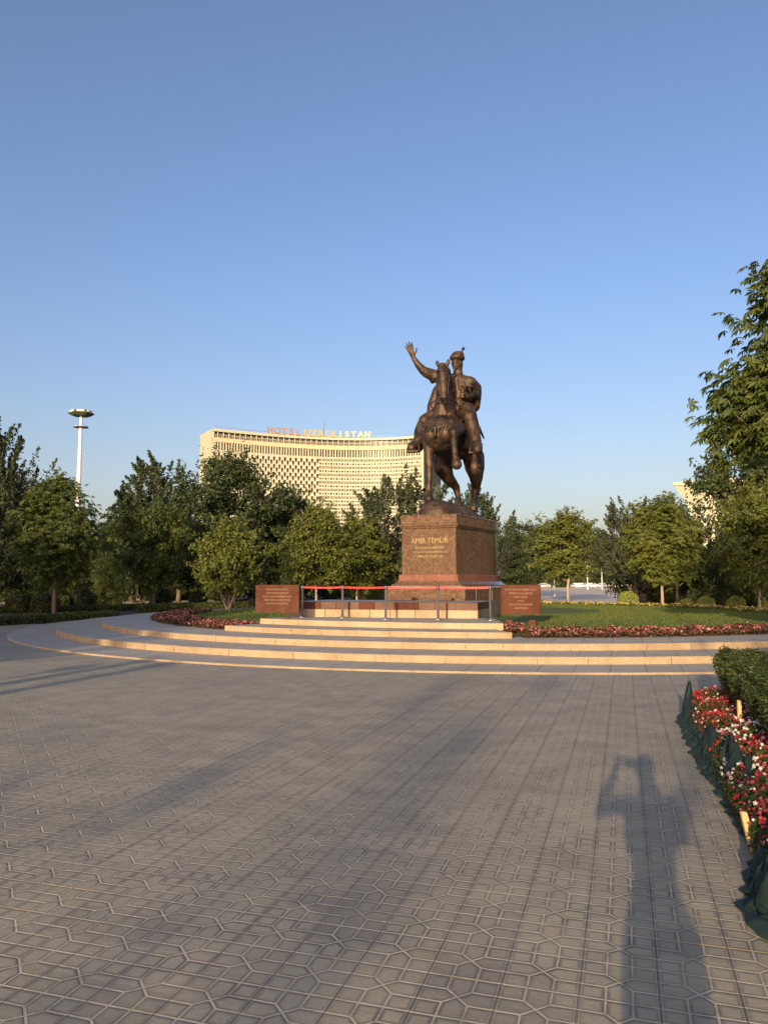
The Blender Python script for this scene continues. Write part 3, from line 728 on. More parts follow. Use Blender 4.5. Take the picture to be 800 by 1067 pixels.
    mb.chain([shl, ST(452, 391.5, W0 - .2)], [0.25, 0.235]); mb.chain([ST(452, 392, W0 - .2), ST(450.5, 397, W0 - .2)], [0.19, 0.10])
    mb.chain([ST(452, 391.5, W0 - .2), ST(444, 388, W0 - .40)], [0.225, 0.19])
    for k in range(9):
        a = -1.0 + 2.0 * k / 8; p = off(chs, .50 * math.sin(a), -.40 * math.cos(a), .05); q = off(pel, .55 * math.sin(a), -.46 * math.cos(a), -.05)
        mb.chain([p, q], [.06, .075], 8)
    statue_mesh(mb, 'robe', 0.026, 2, rider)
    mb = MB()                                    # short cape over the shoulder, lifted behind
    cp = [ST(470, 394.5, W0 - .28), ST(480, 396, W0 - .30), ST(490, 398.5, W0 - .18), ST(496.5, 404, W0 + .12), ST(498, 411, W0 + .35)]
    mb.chain(cp, [0.16, 0.20, 0.22, 0.18, 0.13]); mb.chain([ST(470, 398, W0 - .35), ST(481, 400.5, W0 - .42), ST(491, 402.5, W0 - .3), ST(498, 408.5, W0 + .1)], [.05, .06, .06, .05])
    mb.chain([off(chs, 0, .3, .2), off(wst, .15, .5, .1), ST(494, 423, W0 + .55), ST(489, 428, W0 + .5)], [.30, .32, .22, .2])
    mb.chain([ST(499, 410, W0 + .3), ST(497, 420, W0 + .45), ST(493, 426, W0 + .45)], [.10, .13, .10])
    for k in range(8):                           # folds fanning from the collar
        u_ = k / 7; a_ = ST(473, 392.5, W0 - .30).lerp(ST(486, 394, W0 - .1), u_); b_ = [ST(468, 401, W0 - .34), ST(474, 403, W0 - .44), ST(480, 405, W0 - .46), ST(485, 406, W0 - .42), ST(490, 408, W0 - .3), ST(495, 410, W0 - .1), ST(499, 412, W0 + .15), ST(500, 409, W0 + .35)][k]
        m_ = a_.lerp(b_, .5) + RT * .06 * u_ + UPV * .09 + FW * .08; mb.chain([a_, m_, b_], [.055, .075, .04], 8)
    statue_mesh(mb, 'cape', 0.024, 2, rider)
    mb = MB()                                    # belt and sword behind the hip
    for k in range(25):
        a = 2 * math.pi * k / 24; b_ = 2 * math.pi * (k + 1) / 24
        mb.cap(off(wst, .445 * math.cos(a), .42 * math.sin(a), -.02), off(wst, .445 * math.cos(b_), .42 * math.sin(b_), -.02), .055, .055, 6)
    build(mb.shift(SB), 'belt', M['bronze'], rider, smooth=True)
    mb = MB(); mb.chain([ST(487, 424, W0 - .2), ST(493, 434, W0 + .3), ST(499, 446, W0 + .9), ST(504, 456.5, W0 + 1.3)], [.06, .065, .06, .03], 10)
    mb.chain([ST(487, 424, W0 - .2), ST(483.5, 419, W0 - .5)], [.05, .045], 8); build(mb.shift(SB), 'sword', M['bronze_dark'], rider, smooth=True)
    mb = MB()                                    # pointed fur-edged cap with a knob
    ct = hd + UPV * .13
    mb.loft([[ct + HM @ Vector((r * 1.0 * math.cos(2 * math.pi * k / 18), r * 1.12 * math.sin(2 * math.pi * k / 18), z)) + RT * sh for k in range(18)]
             for r, z, sh in ((.20, -.03, 0), (.25, .01, 0), (.268, .07, 0.0), (.25, .115, .0), (.225, .16, .01), (.205, .22, .03), (.15, .275, .045), (.08, .30, .05), (.02, .305, .05))])
    mb.chain([ct + UPV * .24 + RT * .14, ct + UPV * .36 + RT * .22], [.03, .03], 8); mb.ell(ct + UPV * .385 + RT * .23, (.062, .062, .062))
    mb.chain([hd - HL * .16 + UPV * .05, hd - HL * .20 - UPV * .14], [.11, .07], 8)
    build(mb.shift(SB), 'cap', M['bronze'], rider, smooth=True)
    mb = MB()                                    # pointed beard
    mb.chain([hd + HL * .15 - UPV * .20, hd + HL * .19 - UPV * .33], [.075, .03], 10); build(mb.shift(SB), 'beard', M['bronze'], rider, smooth=True)
    for (x, y, x2, y2) in ((495.7, 471.5, 497.2, 463.5), (430.5, 470.5, 433.8, 463)):
        mb = MB(); c = ST(x, y, W0 - .85); 
        mb.box(c - SB, (0.44, 0.24, 0.055), -PA); mb.v = [tuple(Vector(v) + SB) for v in mb.v]
        for s2 in (-1, 1): mb.tube([off(c, s2 * .21, 0, 0), off(c, s2 * .21, .05, .30), off(c, 0, .1, .42)], .028, 6)
        build(mb.shift(SB), 'stirrup', M['bronze'], horse, smooth=False)
make_statue()

# ------------------------------------------------------------------ rope posts
def stanchions():
    pts = [gat(px, py, Z4 + .002) for px, py in ((314.7, 643.2), (356.7, 644.0), (401.9, 645.4), (456.3, 646.0), (511, 646.6))]
    mb = MB(); mb.lathe((0, 0, 0), [(.165, 0), (.165, .012), (.14, .025), (.06, .04), (.034, .05)], 24)
    mp = MB(); mp.lathe((0, 0, 0), [(.032, .045), (.032, .86), (.036, .865)], 16)
    mh = MB(); mh.lathe((0, 0, 0), [(.040, .80), (.044, .81), (.044, .895), (.036, .91), (.012, .915)], 18)
    where = ('first rope post from the left, beside the left stone tablet', 'second rope post from the left, on the top step', 'middle rope post of five, before the left edge of the pedestal',
             'fourth rope post from the left, in front of the pedestal', 'last rope post on the right, beside the right stone tablet')
    proto = None
    for i, p in enumerate(pts):
        if proto is None:
            t = proto = thing('rope_post', p, '', 'barrier post', 'steel rope posts on the top step')
            build(mb, 'base', M['chrome'], t, smooth=True); build(mp, 'pole', M['chrome'], t, smooth=True); build(mh, 'head', M['dark_steel'], t, smooth=True)
        else: t = copy_tree(proto); t.location = p
        t['label'] = 'polished steel ' + where[i]
    names = ('between the two left posts', 'between the second and middle posts', 'between the middle and fourth posts', 'between the two right posts')
    for i in range(4):
        a, b = pts[i] + Vector((0, 0, .86)), pts[i + 1] + Vector((0, 0, .86)); mb = MB(); n = 12; vs = []
        d = (b - a).normalized(); nr = Vector((d.y, -d.x, 0)) * .003
        for k in range(n + 1):
            t_ = k / n; p = a.lerp(b, t_ * .94 + .03) - Vector((0, 0, .012 * math.sin(math.pi * t_)))
            vs += [p - nr + Vector((0, 0, -.026)), p + nr + Vector((0, 0, -.026)), p + nr + Vector((0, 0, .026)), p - nr + Vector((0, 0, .026))]
        fs = []
        for k in range(n):
            for j in range(4): fs.append((4 * k + j, 4 * k + (j + 1) % 4, 4 * k + 4 + (j + 1) % 4, 4 * k + 4 + j))
        fs += [(3, 2, 1, 0), (4 * n, 4 * n + 1, 4 * n + 2, 4 * n + 3)]
        L = a.lerp(b, .5); mb.add(vs, fs); o = build(mb.shift(L), 'barrier_rope', M['rope'], None, L)
        tag(o, 'red webbing strap ' + names[i], 'barrier rope', 'red straps between the rope posts')
stanchions()

# ------------------------------------------------------------------ stone tablets
def tablet(px0, px1, ytop, ybot, d, rz, label, legs, lines):
    a, b = at(px0, ytop, d), at(px1, ytop, d); w = (b.x - a.x) / math.cos(rz) * 1.0; ztop = a.z; zbot = at(px0, ybot, d).z
    t = thing('stone_tablet', ((a.x + b.x) / 2, d, 0.40), label, 'stone sign', 'red granite tablets beside the steps', rz); L = t.location
    mb = MB(); mb.bevbox((0, 0, (ztop + zbot) / 2 - L.z), (w, .14, ztop - zbot), .012); build(mb, 'slab', M['sign_stone'], t)
    for x in legs:
        mb = MB(); mb.bevbox((x * w, .01, (zbot - .35) / 2 + .17 - L.z), (.20, .12, zbot - .3), .01); build(mb, 'leg', M['sign_stone'], t)
    z = ztop - .15
    for txt, sz in lines:
        me = text_mesh(txt, sz, .003, M['faded_gold'], width=.95); obj('inscription', me, t, (0, -.0725, z - L.z)); z -= .098
tablet(522.5, 562, 609.5, 640, 20.7, R(-14), 'red granite tablet on two short legs to the right of the steps', (-.3, .28),
       (('KUCH ADOLATDADIR KUCH', .066), ('STRENGTH IN JUSTICE', .066), ('AMIR TEMUR', .066), ('KUCH', .066), ('KUCH ADOLATDADIR', .066), ('AMIR TEMUR', .066)))
tablet(266.5, 312.5, 609.5, 638, 21.6, R(-6), 'wide red granite tablet at the left end of the steps', (.22, -.25),
       (('KUCH ADOLATDADIR', .066), ('STRENGTH IN JUSTICE', .066), ('KUCH ADOLATDADIR KUCH', .066), ('AMIR TEMUR AMIR TEMUR', .066), ('STRENGTH IN JUSTICE', .066)))

# ------------------------------------------------------------------ leaves and trees
def leaf_quads(P, size, rng, bias=None, up=0.35, aspect=0.55, droop=0.0):
    """P (n,3) leaf positions -> folded four-cornered leaves"""
    n = len(P); N = rng.normal(size=(n, 3))
    if bias is not None: N = N * 0.8 + bias * 0.9
    N[:, 2] += up; N /= np.linalg.norm(N, axis=1)[:, None] + 1e-9
    T = rng.normal(size=(n, 3)); T[:, 2] -= droop; T -= (T * N).sum(1)[:, None] * N; T /= np.linalg.norm(T, axis=1)[:, None] + 1e-9
    B = np.cross(N, T); s = (np.asarray(size) * rng.uniform(0.65, 1.25, n))[:, None]
    V = np.empty((n, 4, 3)); fold = 0.12 * s * N
    V[:, 0] = P - T * s * .5; V[:, 1] = P + B * s * aspect * .5 + fold + T * s * .05; V[:, 2] = P + T * s * .5 - N * s * .06; V[:, 3] = P - B * s * aspect * .5 + fold + T * s * .05
    return V.reshape(-1, 3), np.arange(4 * n).reshape(n, 4)

PROF = {
    'round': lambda t: math.sqrt(max(0, 1 - (2 * t - 1) ** 2)) ** 0.8,
    'oval': lambda t: (math.sin(math.pi * min(1, t * .92 + .06)) ** 0.7) * (1.0 if t < .5 else 1.0 - .25 * (t - .5)),
    'broad': lambda t: min(1, (t * 3.2) ** .6) * math.sqrt(max(0, 1 - (max(0, t - .35) / .65) ** 2.2)),
    'cone': lambda t: (1 - t) ** .75 * min(1, t * 8 + .5) + .04,
    'column': lambda t: .55 + .45 * math.sin(math.pi * t) if t < .9 else .5 * (1 - t) / .1 + .1,
    'bush': lambda t: math.sqrt(max(0, 1 - t ** 2.2)) * .98 + .02,
}
PROTO = {}
def make_tree(key, seed, H, z0, CR, prof, clumps, per, leaf, cr, tr, leafm, barkm, stems=1, mode='clump', flat=.75, lean=0.0, sdroop=0.0, spread=0.0, lobes=()):
    rng = np.random.default_rng(seed); rnd = random.Random(seed); pf = PROF[prof]
    lob = [rnd.uniform(0, 6.28) for _ in range(4)]
    cl = []
    while len(cl) < clumps:
        t = rnd.random(); a = rnd.uniform(0, 6.283); k = rnd.random() ** .42
        r = CR * pf(t) * k * (1 + .20 * math.sin(3 * a + lob[0] + 4 * t) + .16 * math.sin(5 * a + lob[1] - 6 * t) + .10 * math.sin(2 * a + 9 * t + lob[2]))
        if rnd.random() > .25 + .75 * pf(t): continue
        cl.append(Vector((r * math.cos(a) + lean * t, r * math.sin(a), z0 + t * (H - z0) + rnd.uniform(-.15, .15) * cr)))
    for c_, r_, n_ in lobes:
        for _ in range(n_): cl.append(Vector(c_) + Vector((max(-1.5, min(1.5, rnd.gauss(0, 1))) * r_, max(-1.5, min(1.5, rnd.gauss(0, 1))) * r_, max(-1.5, min(1.5, rnd.gauss(0, 1))) * r_ * .7)))
    # wood
    wd = MB(); tips = []
    if stems == 1:
        tp = [Vector((0, 0, -.15)), Vector((rnd.uniform(-.04, .04), 0, z0 * .5)), Vector((rnd.uniform(-.1, .1), rnd.uniform(-.1, .1), z0)), Vector((lean * .5 + rnd.uniform(-.15, .15), rnd.uniform(-.15, .15), z0 + .45 * (H - z0))), Vector((lean * .85, rnd.uniform(-.1, .1), z0 + .82 * (H - z0)))]
        wd.tube(tp, [tr * 1.25, tr, tr * .85, tr * .5, tr * .12], 10); trunks = [tp]
    else:
        trunks = []
        for k in range(stems):
            a = 6.283 * k / stems + rnd.uniform(-.4, .4); s_ = spread * rnd.uniform(.7, 1.2)
            tp = [Vector((.05 * math.cos(a), .05 * math.sin(a), -.15)), Vector((.09 * math.cos(a), .09 * math.sin(a), z0 * .35)), Vector((s_ * .5 * math.cos(a), s_ * .5 * math.sin(a), z0 * .8)), Vector((s_ * math.cos(a), s_ * math.sin(a), z0 + .35 * (H - z0))), Vector((s_ * 1.3 * math.cos(a), s_ * 1.3 * math.sin(a), z0 + .7 * (H - z0)))]
            wd.tube(tp, [tr * 1.1, tr, tr * .62, tr * .4, tr * .1], 8); trunks.append(tp)
    def on_trunk(z, p):
        best = min(trunks, key=lambda q: (q[3] - p).length)
        for i in range(len(best) - 1):
            if best[i].z <= z <= best[i + 1].z: return best[i].lerp(best[i + 1], (z - best[i].z) / (best[i + 1].z - best[i].z))
        return best[-1].copy()
    order = sorted(cl, key=lambda p: -math.hypot(p.x, p.y)); mains = order[:: max(1, len(order) // 16)][:16]; mids = []
    for p in mains:
        hr = math.hypot(p.x, p.y); s_ = on_trunk(max(z0 * .75, min(H * .8, p.z - hr * .75)), p); m = s_.lerp(p, .5) + Vector((rnd.uniform(-.1, .1), rnd.uniform(-.1, .1), -.05 * hr if sdroop <= 0 else .15 * hr))
        wd.tube([s_, m, p], [tr * .34, tr * .2, tr * .05], 6); mids += [m, s_.lerp(m, .5), m.lerp(p, .5)]
    for p in cl:
        if p in mains: continue
        m = min(mids, key=lambda q: (q - p).length) if mids else on_trunk(z0, p)
        wd.tube([m, m.lerp(p, .5) + Vector((0, 0, .05)), p], [tr * .12, tr * .08, tr * .03], 4)
    # foliage
    PS = []; BI = []
    cen = np.array([lean * .5, 0, z0 + .45 * (H - z0)])
    for p in cl:
        q = np.array(p); o = q - cen; o = o / (np.linalg.norm(o) + 1e-6)
        if mode == 'clump':
            k = int(per * rnd.uniform(.6, 1.4)); X = rng.normal(size=(k, 3)); X /= np.linalg.norm(X, axis=1)[:, None]; X *= (rng.random(k) ** .45)[:, None] * cr * rnd.uniform(.7, 1.3)
            X[:, 2] *= flat; PS.append(q + X)
        elif mode == 'shoot':
            k = int(per * rnd.uniform(.7, 1.3)); out_ = Vector((o[0], o[1], 0)); d = np.array((o[0] * .7 + rnd.uniform(-.35, .35), o[1] * .7 + rnd.uniform(-.35, .35), .75 + rnd.uniform(-.2, .5) - sdroop * 1.6))
            d /= np.linalg.norm(d); ln = cr * rnd.uniform(1.2, 2.6); tt = rng.random(k) ** .8
            X = q + d * (tt * ln)[:, None] + rng.normal(size=(k, 3)) * (cr * .20 * (1.15 - tt))[:, None]
            X[:, 2] -= sdroop * (tt * ln) ** 2 * .25
            PS.append(X); wd.tube([p, p + Vector(d * ln * .5), p + Vector(d * ln * .95) - Vector((0, 0, sdroop * ln * ln * .22))], [tr * .06, tr * .045, tr * .02], 4)
        elif mode == 'tier':   # flat layered sprays
            k = int(per * rnd.uniform(.7, 1.3)); X = rng.normal(size=(k, 3)) * cr * np.array((.62, .62, .16)); X[:, 2] -= (X[:, 0] ** 2 + X[:, 1] ** 2) * .22 / cr; PS.append(q + X)
        if mode in ('clump', 'tier') and per > 10 and rnd.random() < .75:
            k = int(26 * rnd.uniform(.6, 1.4)); d = o + rng.normal(size=3) * .35; d[2] += .25; d /= np.linalg.norm(d); ln = cr * rnd.uniform(1.3, 2.5); tt = rng.random(k)
            PS[-1] = np.concatenate([PS[-1], q + d * (tt * ln)[:, None] + rng.normal(size=(k, 3)) * cr * .15])
            wd.tube([p, p + Vector(d * ln * .9)], [tr * .05, tr * .02], 4)
        BI.append(np.repeat(o[None], len(PS[-1]), 0))
    PS = np.concatenate(PS); BI = np.concatenate(BI)
    V, Q = leaf_quads(PS, leaf, rng, BI, .45 if mode != 'tier' else .9, .58, .3 + sdroop)
    crown = arr_mesh('crown', V, Q, leafm)
    wm = bpy.data.meshes.new('trunk'); wm.from_pydata(wd.v, [], wd.f); wm.update(); wm.materials.append(barkm); wm.polygons.foreach_set('use_smooth', [True] * len(wd.f))
    PROTO[key] = (wm, crown, H, CR * 2)
    return PROTO[key]

def palm_leaf_tree(key, seed, H, z0, CR, prof, ncl, per, leaflet, cr, tr, leafm, barkm, lobes=()):
    """chestnut: hands of five to seven drooping leaflets"""
    make_tree(key, seed, H, z0, CR, prof, ncl, 3, .05, cr, tr, leafm, barkm, lobes=lobes)
    wm, crown, _, _ = PROTO[key]; rng = np.random.default_rng(seed + 1); n3 = len(crown.vertices) // 4
    co = np.empty(len(crown.vertices) * 3, dtype=np.float32); crown.vertices.foreach_get('co', co); co = co.reshape(-1, 4, 3).mean(1)
    reps = np.repeat(co, max(1, per // 3), 0); P = reps + np.clip(rng.normal(size=reps.shape), -1.3, 1.3) * cr * np.array((.45, .45, .34))
    VV = []; n = len(P)
    cen = np.array((0, 0, z0 + .4 * (H - z0))); O = P - cen; O[:, 2] *= .3; O /= np.linalg.norm(O, axis=1)[:, None]
    ax = O + rng.normal(size=P.shape) * .6; ax[:, 2] = ax[:, 2] * .3 - .15; ax /= np.linalg.norm(ax, axis=1)[:, None]
    N = np.zeros_like(P); N[:, 2] = 1; N += rng.normal(size=P.shape) * .35 + O * .35; N -= (N * ax).sum(1)[:, None] * ax; N /= np.linalg.norm(N, axis=1)[:, None]
    Sd = np.cross(N, ax)
    for k, a in enumerate((-1.9, -1.05, -.35, .35, 1.05, 1.9)):
        L = leaflet * (1.0 if abs(a) < .5 else .85 if abs(a) < 1.5 else .6) * rng.uniform(.8, 1.15, n)[:, None]
        d = ax * math.cos(a) + Sd * math.sin(a) - N * .42; d /= np.linalg.norm(d, axis=1)[:, None]; s = np.cross(N, d)
        q = np.empty((n, 4, 3)); q[:, 0] = P; q[:, 1] = P + d * L * .62 + s * L * .19 + N * L * .05; q[:, 2] = P + d * L - N * L * .15; q[:, 3] = P + d * L * .62 - s * L * .19 + N * L * .05
        VV.append(q)
    V = np.stack(VV, 1).reshape(-1, 3); Q = np.arange(len(V)).reshape(-1, 4)
    PROTO[key] = (wm, arr_mesh('crown', V, Q, leafm), H, CR * 2)

make_tree('linden_a', 11, 6.5, 1.9, 2.1, 'oval', 190, 90, .22, .52, .085, M['leaf_light'], M['bark_pale'], mode='tier')
make_tree('linden_b', 12, 6.5, 1.9, 2.2, 'oval', 190, 90, .22, .52, .085, M['leaf_light'], M['bark_pale'], mode='tier')
make_tree('oak_a', 21, 11, 2.4, 4.2, 'broad', 200, 95, .29, .85, .24, M['leaf_dark'], M['bark'])
make_tree('oak_b', 22, 11, 2.2, 4.4, 'round', 200, 95, .29, .85, .24, M['leaf_dark'], M['bark_dark'])
make_tree('maple_a', 23, 8, 1.9, 3.0, 'round', 160, 95, .25, .66, .15, M['leaf_mid'], M['bark'])
make_tree('maple_b', 24, 8, 2.0, 3.0, 'broad', 160, 95, .25, .66, .15, M['leaf_mid'], M['bark'])
make_tree('pale_multi', 31, 4.6, 1.25, 1.75, 'round', 140, 80, .20, .46, .07, M['leaf_light'], M['bark_pale'], stems=5, spread=.75)
make_tree('elm_a', 41, 9, 1.8, 3.4, 'broad', 230, 85, .24, .85, .17, M['leaf_blue'], M['bark'], mode='shoot')
make_tree('elm_b', 42, 9, 1.8, 3.2, 'oval', 230, 85, .24, .85, .17, M['leaf_blue'], M['bark_dark'], mode='shoot')
make_tree('poplar', 43, 11, 1.8, 2.1, 'column', 210, 85, .26, .75, .15, M['leaf_blue'], M['bark_dark'], mode='shoot')
make_tree('weeping', 51, 9, 1.2, 2.2, 'cone', 210, 85, .26, .80, .16, M['leaf_dark'], M['bark_dark'], mode='shoot', sdroop=.55)
make_tree('thicket_a', 61, 5, .1, 3.6, 'bush', 170, 60, .27, .80, .12, M['leaf_dark'], M['bark_dark'])
make_tree('thicket_b', 62, 5, .1, 3.6, 'bush', 170, 60, .27, .80, .12, M['leaf_mid'], M['bark_dark'])
make_tree('willow_shrub', 63, 4, .3, 1.5, 'bush', 110, 60, .19, .5, .06, M['leaf_yellow'], M['bark'], stems=3, spread=.4)
palm_leaf_tree('chestnut_young', 71, 6.0, 1.8, 2.0, 'oval', 210, 24, .235, .50, .09, M['leaf_light'], M['bark_pale'])
palm_leaf_tree('chestnut_multi', 72, 6.0, 1.7, 2.2, 'oval', 210, 24, .235, .55, .11, M['leaf_mid'], M['bark'])
palm_leaf_tree('chestnut_big', 73, 9.0, 2.9, 3.3, 'round', 560, 27, .225, .55, .18, M['leaf_mid'], M['bark'], lobes=(((-4.35, -1.0, 4.95), .33, 18), ((-3.75, -.6, 5.5), .5, 30), ((-3.0, -.4, 5.2), .6, 36), ((-2.7, -.3, 7.9), .50, 26), ((-1.9, -.3, 8.6), .5, 20), ((-2.2, -.4, 6.5), .6, 36)))

def place_tree(kind, x, y, z, h, w, rz, label, cat='tree', group=None, name='tree'):
    wm, cm, H, Wd = PROTO[kind]; t = thing(name, (x, y, z), label, cat, group, rz)
    t.scale = (w / Wd, w / Wd, h / H); obj('trunk', wm, t); obj('crown', cm, t); return t

def tree_px(kind, px, ytop, wpx, d, label, rz=0.0, group=None, name='tree', z=None):
    """tree at distance d metres, crown centre px, top at row ytop, crown width wpx (all read off the photograph)"""
    p = at(px, ytop, d); zz = gz(p.x, d) if z is None else z
    return place_tree(kind, p.x, d, zz, p.z - zz, wpx * d / F, rz, label, 'tree', group, name)

# left side
tree_px('elm_b', -4, 462, 92, 36, 'tall loose elm at the left edge of the photo', .4, name='elm_tree')
tree_px('oak_b', 14, 500, 92, 42, 'dark round tree behind the leftmost hedge', 1.4, name='oak_tree')
tree_px('chestnut_multi', 62, 503, 84, 35.5, 'young chestnut with forking grey trunk behind the low left hedge', .2, name='chestnut_tree')
tree_px('weeping', 129, 509, 44, 60, 'dark drooping conifer right of the floodlight mast', 2.0, name='conifer_tree')
tree_px('poplar', 163, 488, 62, 66, 'tall narrow grey green poplar left of the hotel', .9, name='poplar_tree')
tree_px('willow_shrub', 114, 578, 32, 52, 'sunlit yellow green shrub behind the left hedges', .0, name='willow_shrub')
tree_px('maple_a', 163, 524, 72, 47, 'mid green tree with straight trunk near the strolling man', 1.0, name='maple_tree')
tree_px('oak_a', 240, 483, 124, 54, 'largest dark oak, its crown covering the hotel end wall', .5, name='oak_tree')
tree_px('pale_multi', 239, 552, 66, 37, 'small round tree with several pale stems left of the left tablet', .3, name='maple_tree')
tree_px('oak_b', 304, 520, 78, 56, 'dull green tree right of the largest oak, under the hotel facade', 2.4, name='oak_tree')
tree_px('linden_a', 330, 531, 62, 42, 'sunlit linden with thin pale trunk behind the second rope post', .8, name='linden_tree')
tree_px('linden_b', 372, 540, 60, 45, 'sunlit linden just left of the pedestal', 2.8, name='linden_tree')
tree_px('elm_a', 420, 510, 108, 47, 'feathery grey green elm rising directly behind the pedestal and horse', 3.6, name='elm_tree')
tree_px('elm_b', 494, 522, 74, 58, 'loose elm showing to the right of the horse hind legs', 5.2, name='elm_tree')
# right side
tree_px('oak_b', 541, 548, 66, 118, 'dark round tree between the pedestal and the right tablet top', .9, name='oak_tree')
tree_px('linden_a', 590, 538, 66, 90, 'light green tree with a thin trunk at the near end of the pale path', 2.2, name='linden_tree')
tree_px('oak_a', 572, 553, 62, 250, 'distant dark tree beyond the road left of the white lamps', 4.2, name='oak_tree')
tree_px('oak_b', 622, 556, 60, 252, 'far dark tree beyond the road behind the white lamp posts', 2.2, name='oak_tree')
tree_px('elm_a', 660, 533, 76, 50, 'loose elm with long upright shoots behind the sunlit chestnut', 1.3, name='elm_tree')
tree_px('chestnut_young', 686, 520, 70, 38, 'sunlit young chestnut with pale trunk standing right of the seated woman', .0, name='chestnut_tree')
tree_px('maple_b', 702, 530, 66, 52, 'dull tree with leaning dark trunk behind the sunlit chestnut', 1.9, name='maple_tree')
tree_px('oak_b', 796, 446, 132, 44, 'tallest dark oak at the right edge, hiding the cream building', 1.1, name='oak_tree')
tree_px('linden_b', 786, 508, 76, 33, 'young light green tree with pale trunk nearest the right edge of the lawn', 2.5, name='linden_tree')
tree_px('oak_a', 850, 470, 130, 50, 'dark oak cut by the right edge of the photo, behind the chestnut', 4.1, name='oak_tree')
place_tree('chestnut_big', 9.85, 13.8, 0, 8.0, 5.5, 0, 'large chestnut with big leaves reaching in from the upper right', 'tree', None, 'chestnut_tree')
# the wood behind the park: thickets down to the ground, then taller trees
rng = random.Random(77); spots = []
for i in range(15):
    px = -30 + 36 * i + rng.uniform(-6, 6); d = 92 + rng.uniform(-6, 14)
    spots.append((px, d, 572 + rng.uniform(-8, 8), 62))
lbl = 'dense dark thicket closing the view between the trunks of the park trees'
for i, (px, d, yt, w) in enumerate(spots):
    if 555 < px < 660: continue
    tree_px('thicket_a' if i % 3 else 'thicket_b', px, yt, w, d, lbl, rng.uniform(0, 6), 'thickets behind the park trees', 'thicket')
for i in range(9):
    px = 672 + 24 * i + rng.uniform(-4, 4); d = 58 + rng.uniform(-3, 8)
    tree_px('thicket_a', px, 562 + rng.uniform(-10, 8), 62, d, 'dense dark thicket behind the lawn on the right', rng.uniform(0, 6), 'thickets behind the right lawn', 'thicket')
for i in range(7):
    px = 0 + 62 * i + rng.uniform(-8, 8)
    tree_px(('oak_a', 'maple_b', 'oak_b')[i % 3], px, 548 + rng.uniform(-8, 10), 84, 78 + rng.uniform(-5, 8), 'dark tree in the back row of the park, half hidden by nearer crowns', rng.uniform(0, 6), 'back row trees', 'tree')
for i in range(8):
    tree_px('thicket_a', 540 + 17 * i, 583, 36, 246 + 5 * (i % 3), 'dark bush in the tree line beyond the far road', i * 1.3, 'tree line beyond the road', 'thicket')
make_tree('airy', 91, 13, 5.0, 2.6, 'oval', 34, 16, .20, .30, .07, M['leaf_mid'], M['bark'])
place_tree('airy', -16.0, -44, 0, 13.2, 6.0, .3, 'airy tall tree far behind the viewpoint dappling the foreground pavers', 'tree', None, 'tree')
# trees standing behind the photographer that shade the left side and the far right
for i, (x, y, h, w) in enumerate(((-22.5, -12, 12, 9.5), (-29, -7, 12.5, 9.5), (-25, -22, 13.5, 9), (-36, -2, 12, 10), (-33, -17, 14, 10))):
    place_tree('oak_a' if i % 2 else 'oak_b', x, y, 0, h, w, i * 1.1, 'broad oak behind the viewpoint casting shade over the left hedges', 'tree', 'shade oaks behind the viewpoint', 'oak_tree')
place_tree('maple_b', -1.2, -21, 0, 9.6, 6.0, .7, 'single maple behind the viewpoint shading the far right of the lawn', 'tree', None, 'maple_tree')

# ------------------------------------------------------------------ hedges, shrubs
def leafy_box(name, c, size, rz, label, cat, n, leaf, mat='leaf_box', round_end=0.12, seed=1, lump=.05, up=.5):
    """clipped hedge: dark core and a skin of leaves"""
    t = thing(name, (c[0], c[1], c[2]), label, cat, None, rz); rg = np.random.default_rng(seed)
    a, b, h = size[0] / 2, size[1] / 2, size[2]; e = round_end
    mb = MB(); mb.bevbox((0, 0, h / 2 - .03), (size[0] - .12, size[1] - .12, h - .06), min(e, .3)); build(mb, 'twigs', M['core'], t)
    area = np.array([2 * a * 2 * b, 2 * a * h, 2 * a * h, 2 * b * h, 2 * b * h]); f = rg.choice(5, n, p=area / area.sum())
    U, Vv = rg.uniform(-1, 1, n), rg.uniform(-1, 1, n); P = np.zeros((n, 3)); N = np.zeros((n, 3))
    for k, (fx, ax) in enumerate(((2, 1), (1, -1), (1, 1), (0, -1), (0, 1))):
        m = f == k
        if k == 0: P[m] = np.stack([U[m] * a, Vv[m] * b, np.full(m.sum(), h)], 1); N[m, 2] = 1
        elif k < 3: P[m] = np.stack([U[m] * a, np.full(m.sum(), ax * b), (Vv[m] + 1) / 2 * h], 1); N[m, 1] = ax
        else: P[m] = np.stack([np.full(m.sum(), ax * a), U[m] * b, (Vv[m] + 1) / 2 * h], 1); N[m, 0] = ax
    # round the corners
    q = np.abs(P[:, :2]) - (np.array((a, b)) - e); q = np.maximum(q, 0); l = np.linalg.norm(q, axis=1); s_ = np.where(l > e, e / np.maximum(l, 1e-6), 1.0)
    P[:, :2] = np.sign(P[:, :2]) * (np.minimum(np.abs(P[:, :2]), np.array((a, b)) - e) + q * s_[:, None])
    ed = np.minimum(a - np.abs(P[:, 0]), b - np.abs(P[:, 1])); P[:, 2] -= np.where(P[:, 2] > h * .8, np.clip(.10 - ed, 0, .1) * .7, 0)
    P += N * (rg.normal(size=n) * .02 + lump * (np.sin(P[:, 0] * 5 + seed) * np.sin(P[:, 1] * 6 + 1) + .6 * np.sin(P[:, 2] * 9 + P[:, 0] * 3)))[:, None] - N * (rg.random(n) ** 2 * .07)[:, None]
    V, Q = leaf_quads(P, leaf, rg, N * .7, up, .6)
    obj('foliage', arr_mesh('foliage', V, Q, M[mat]), t); return t

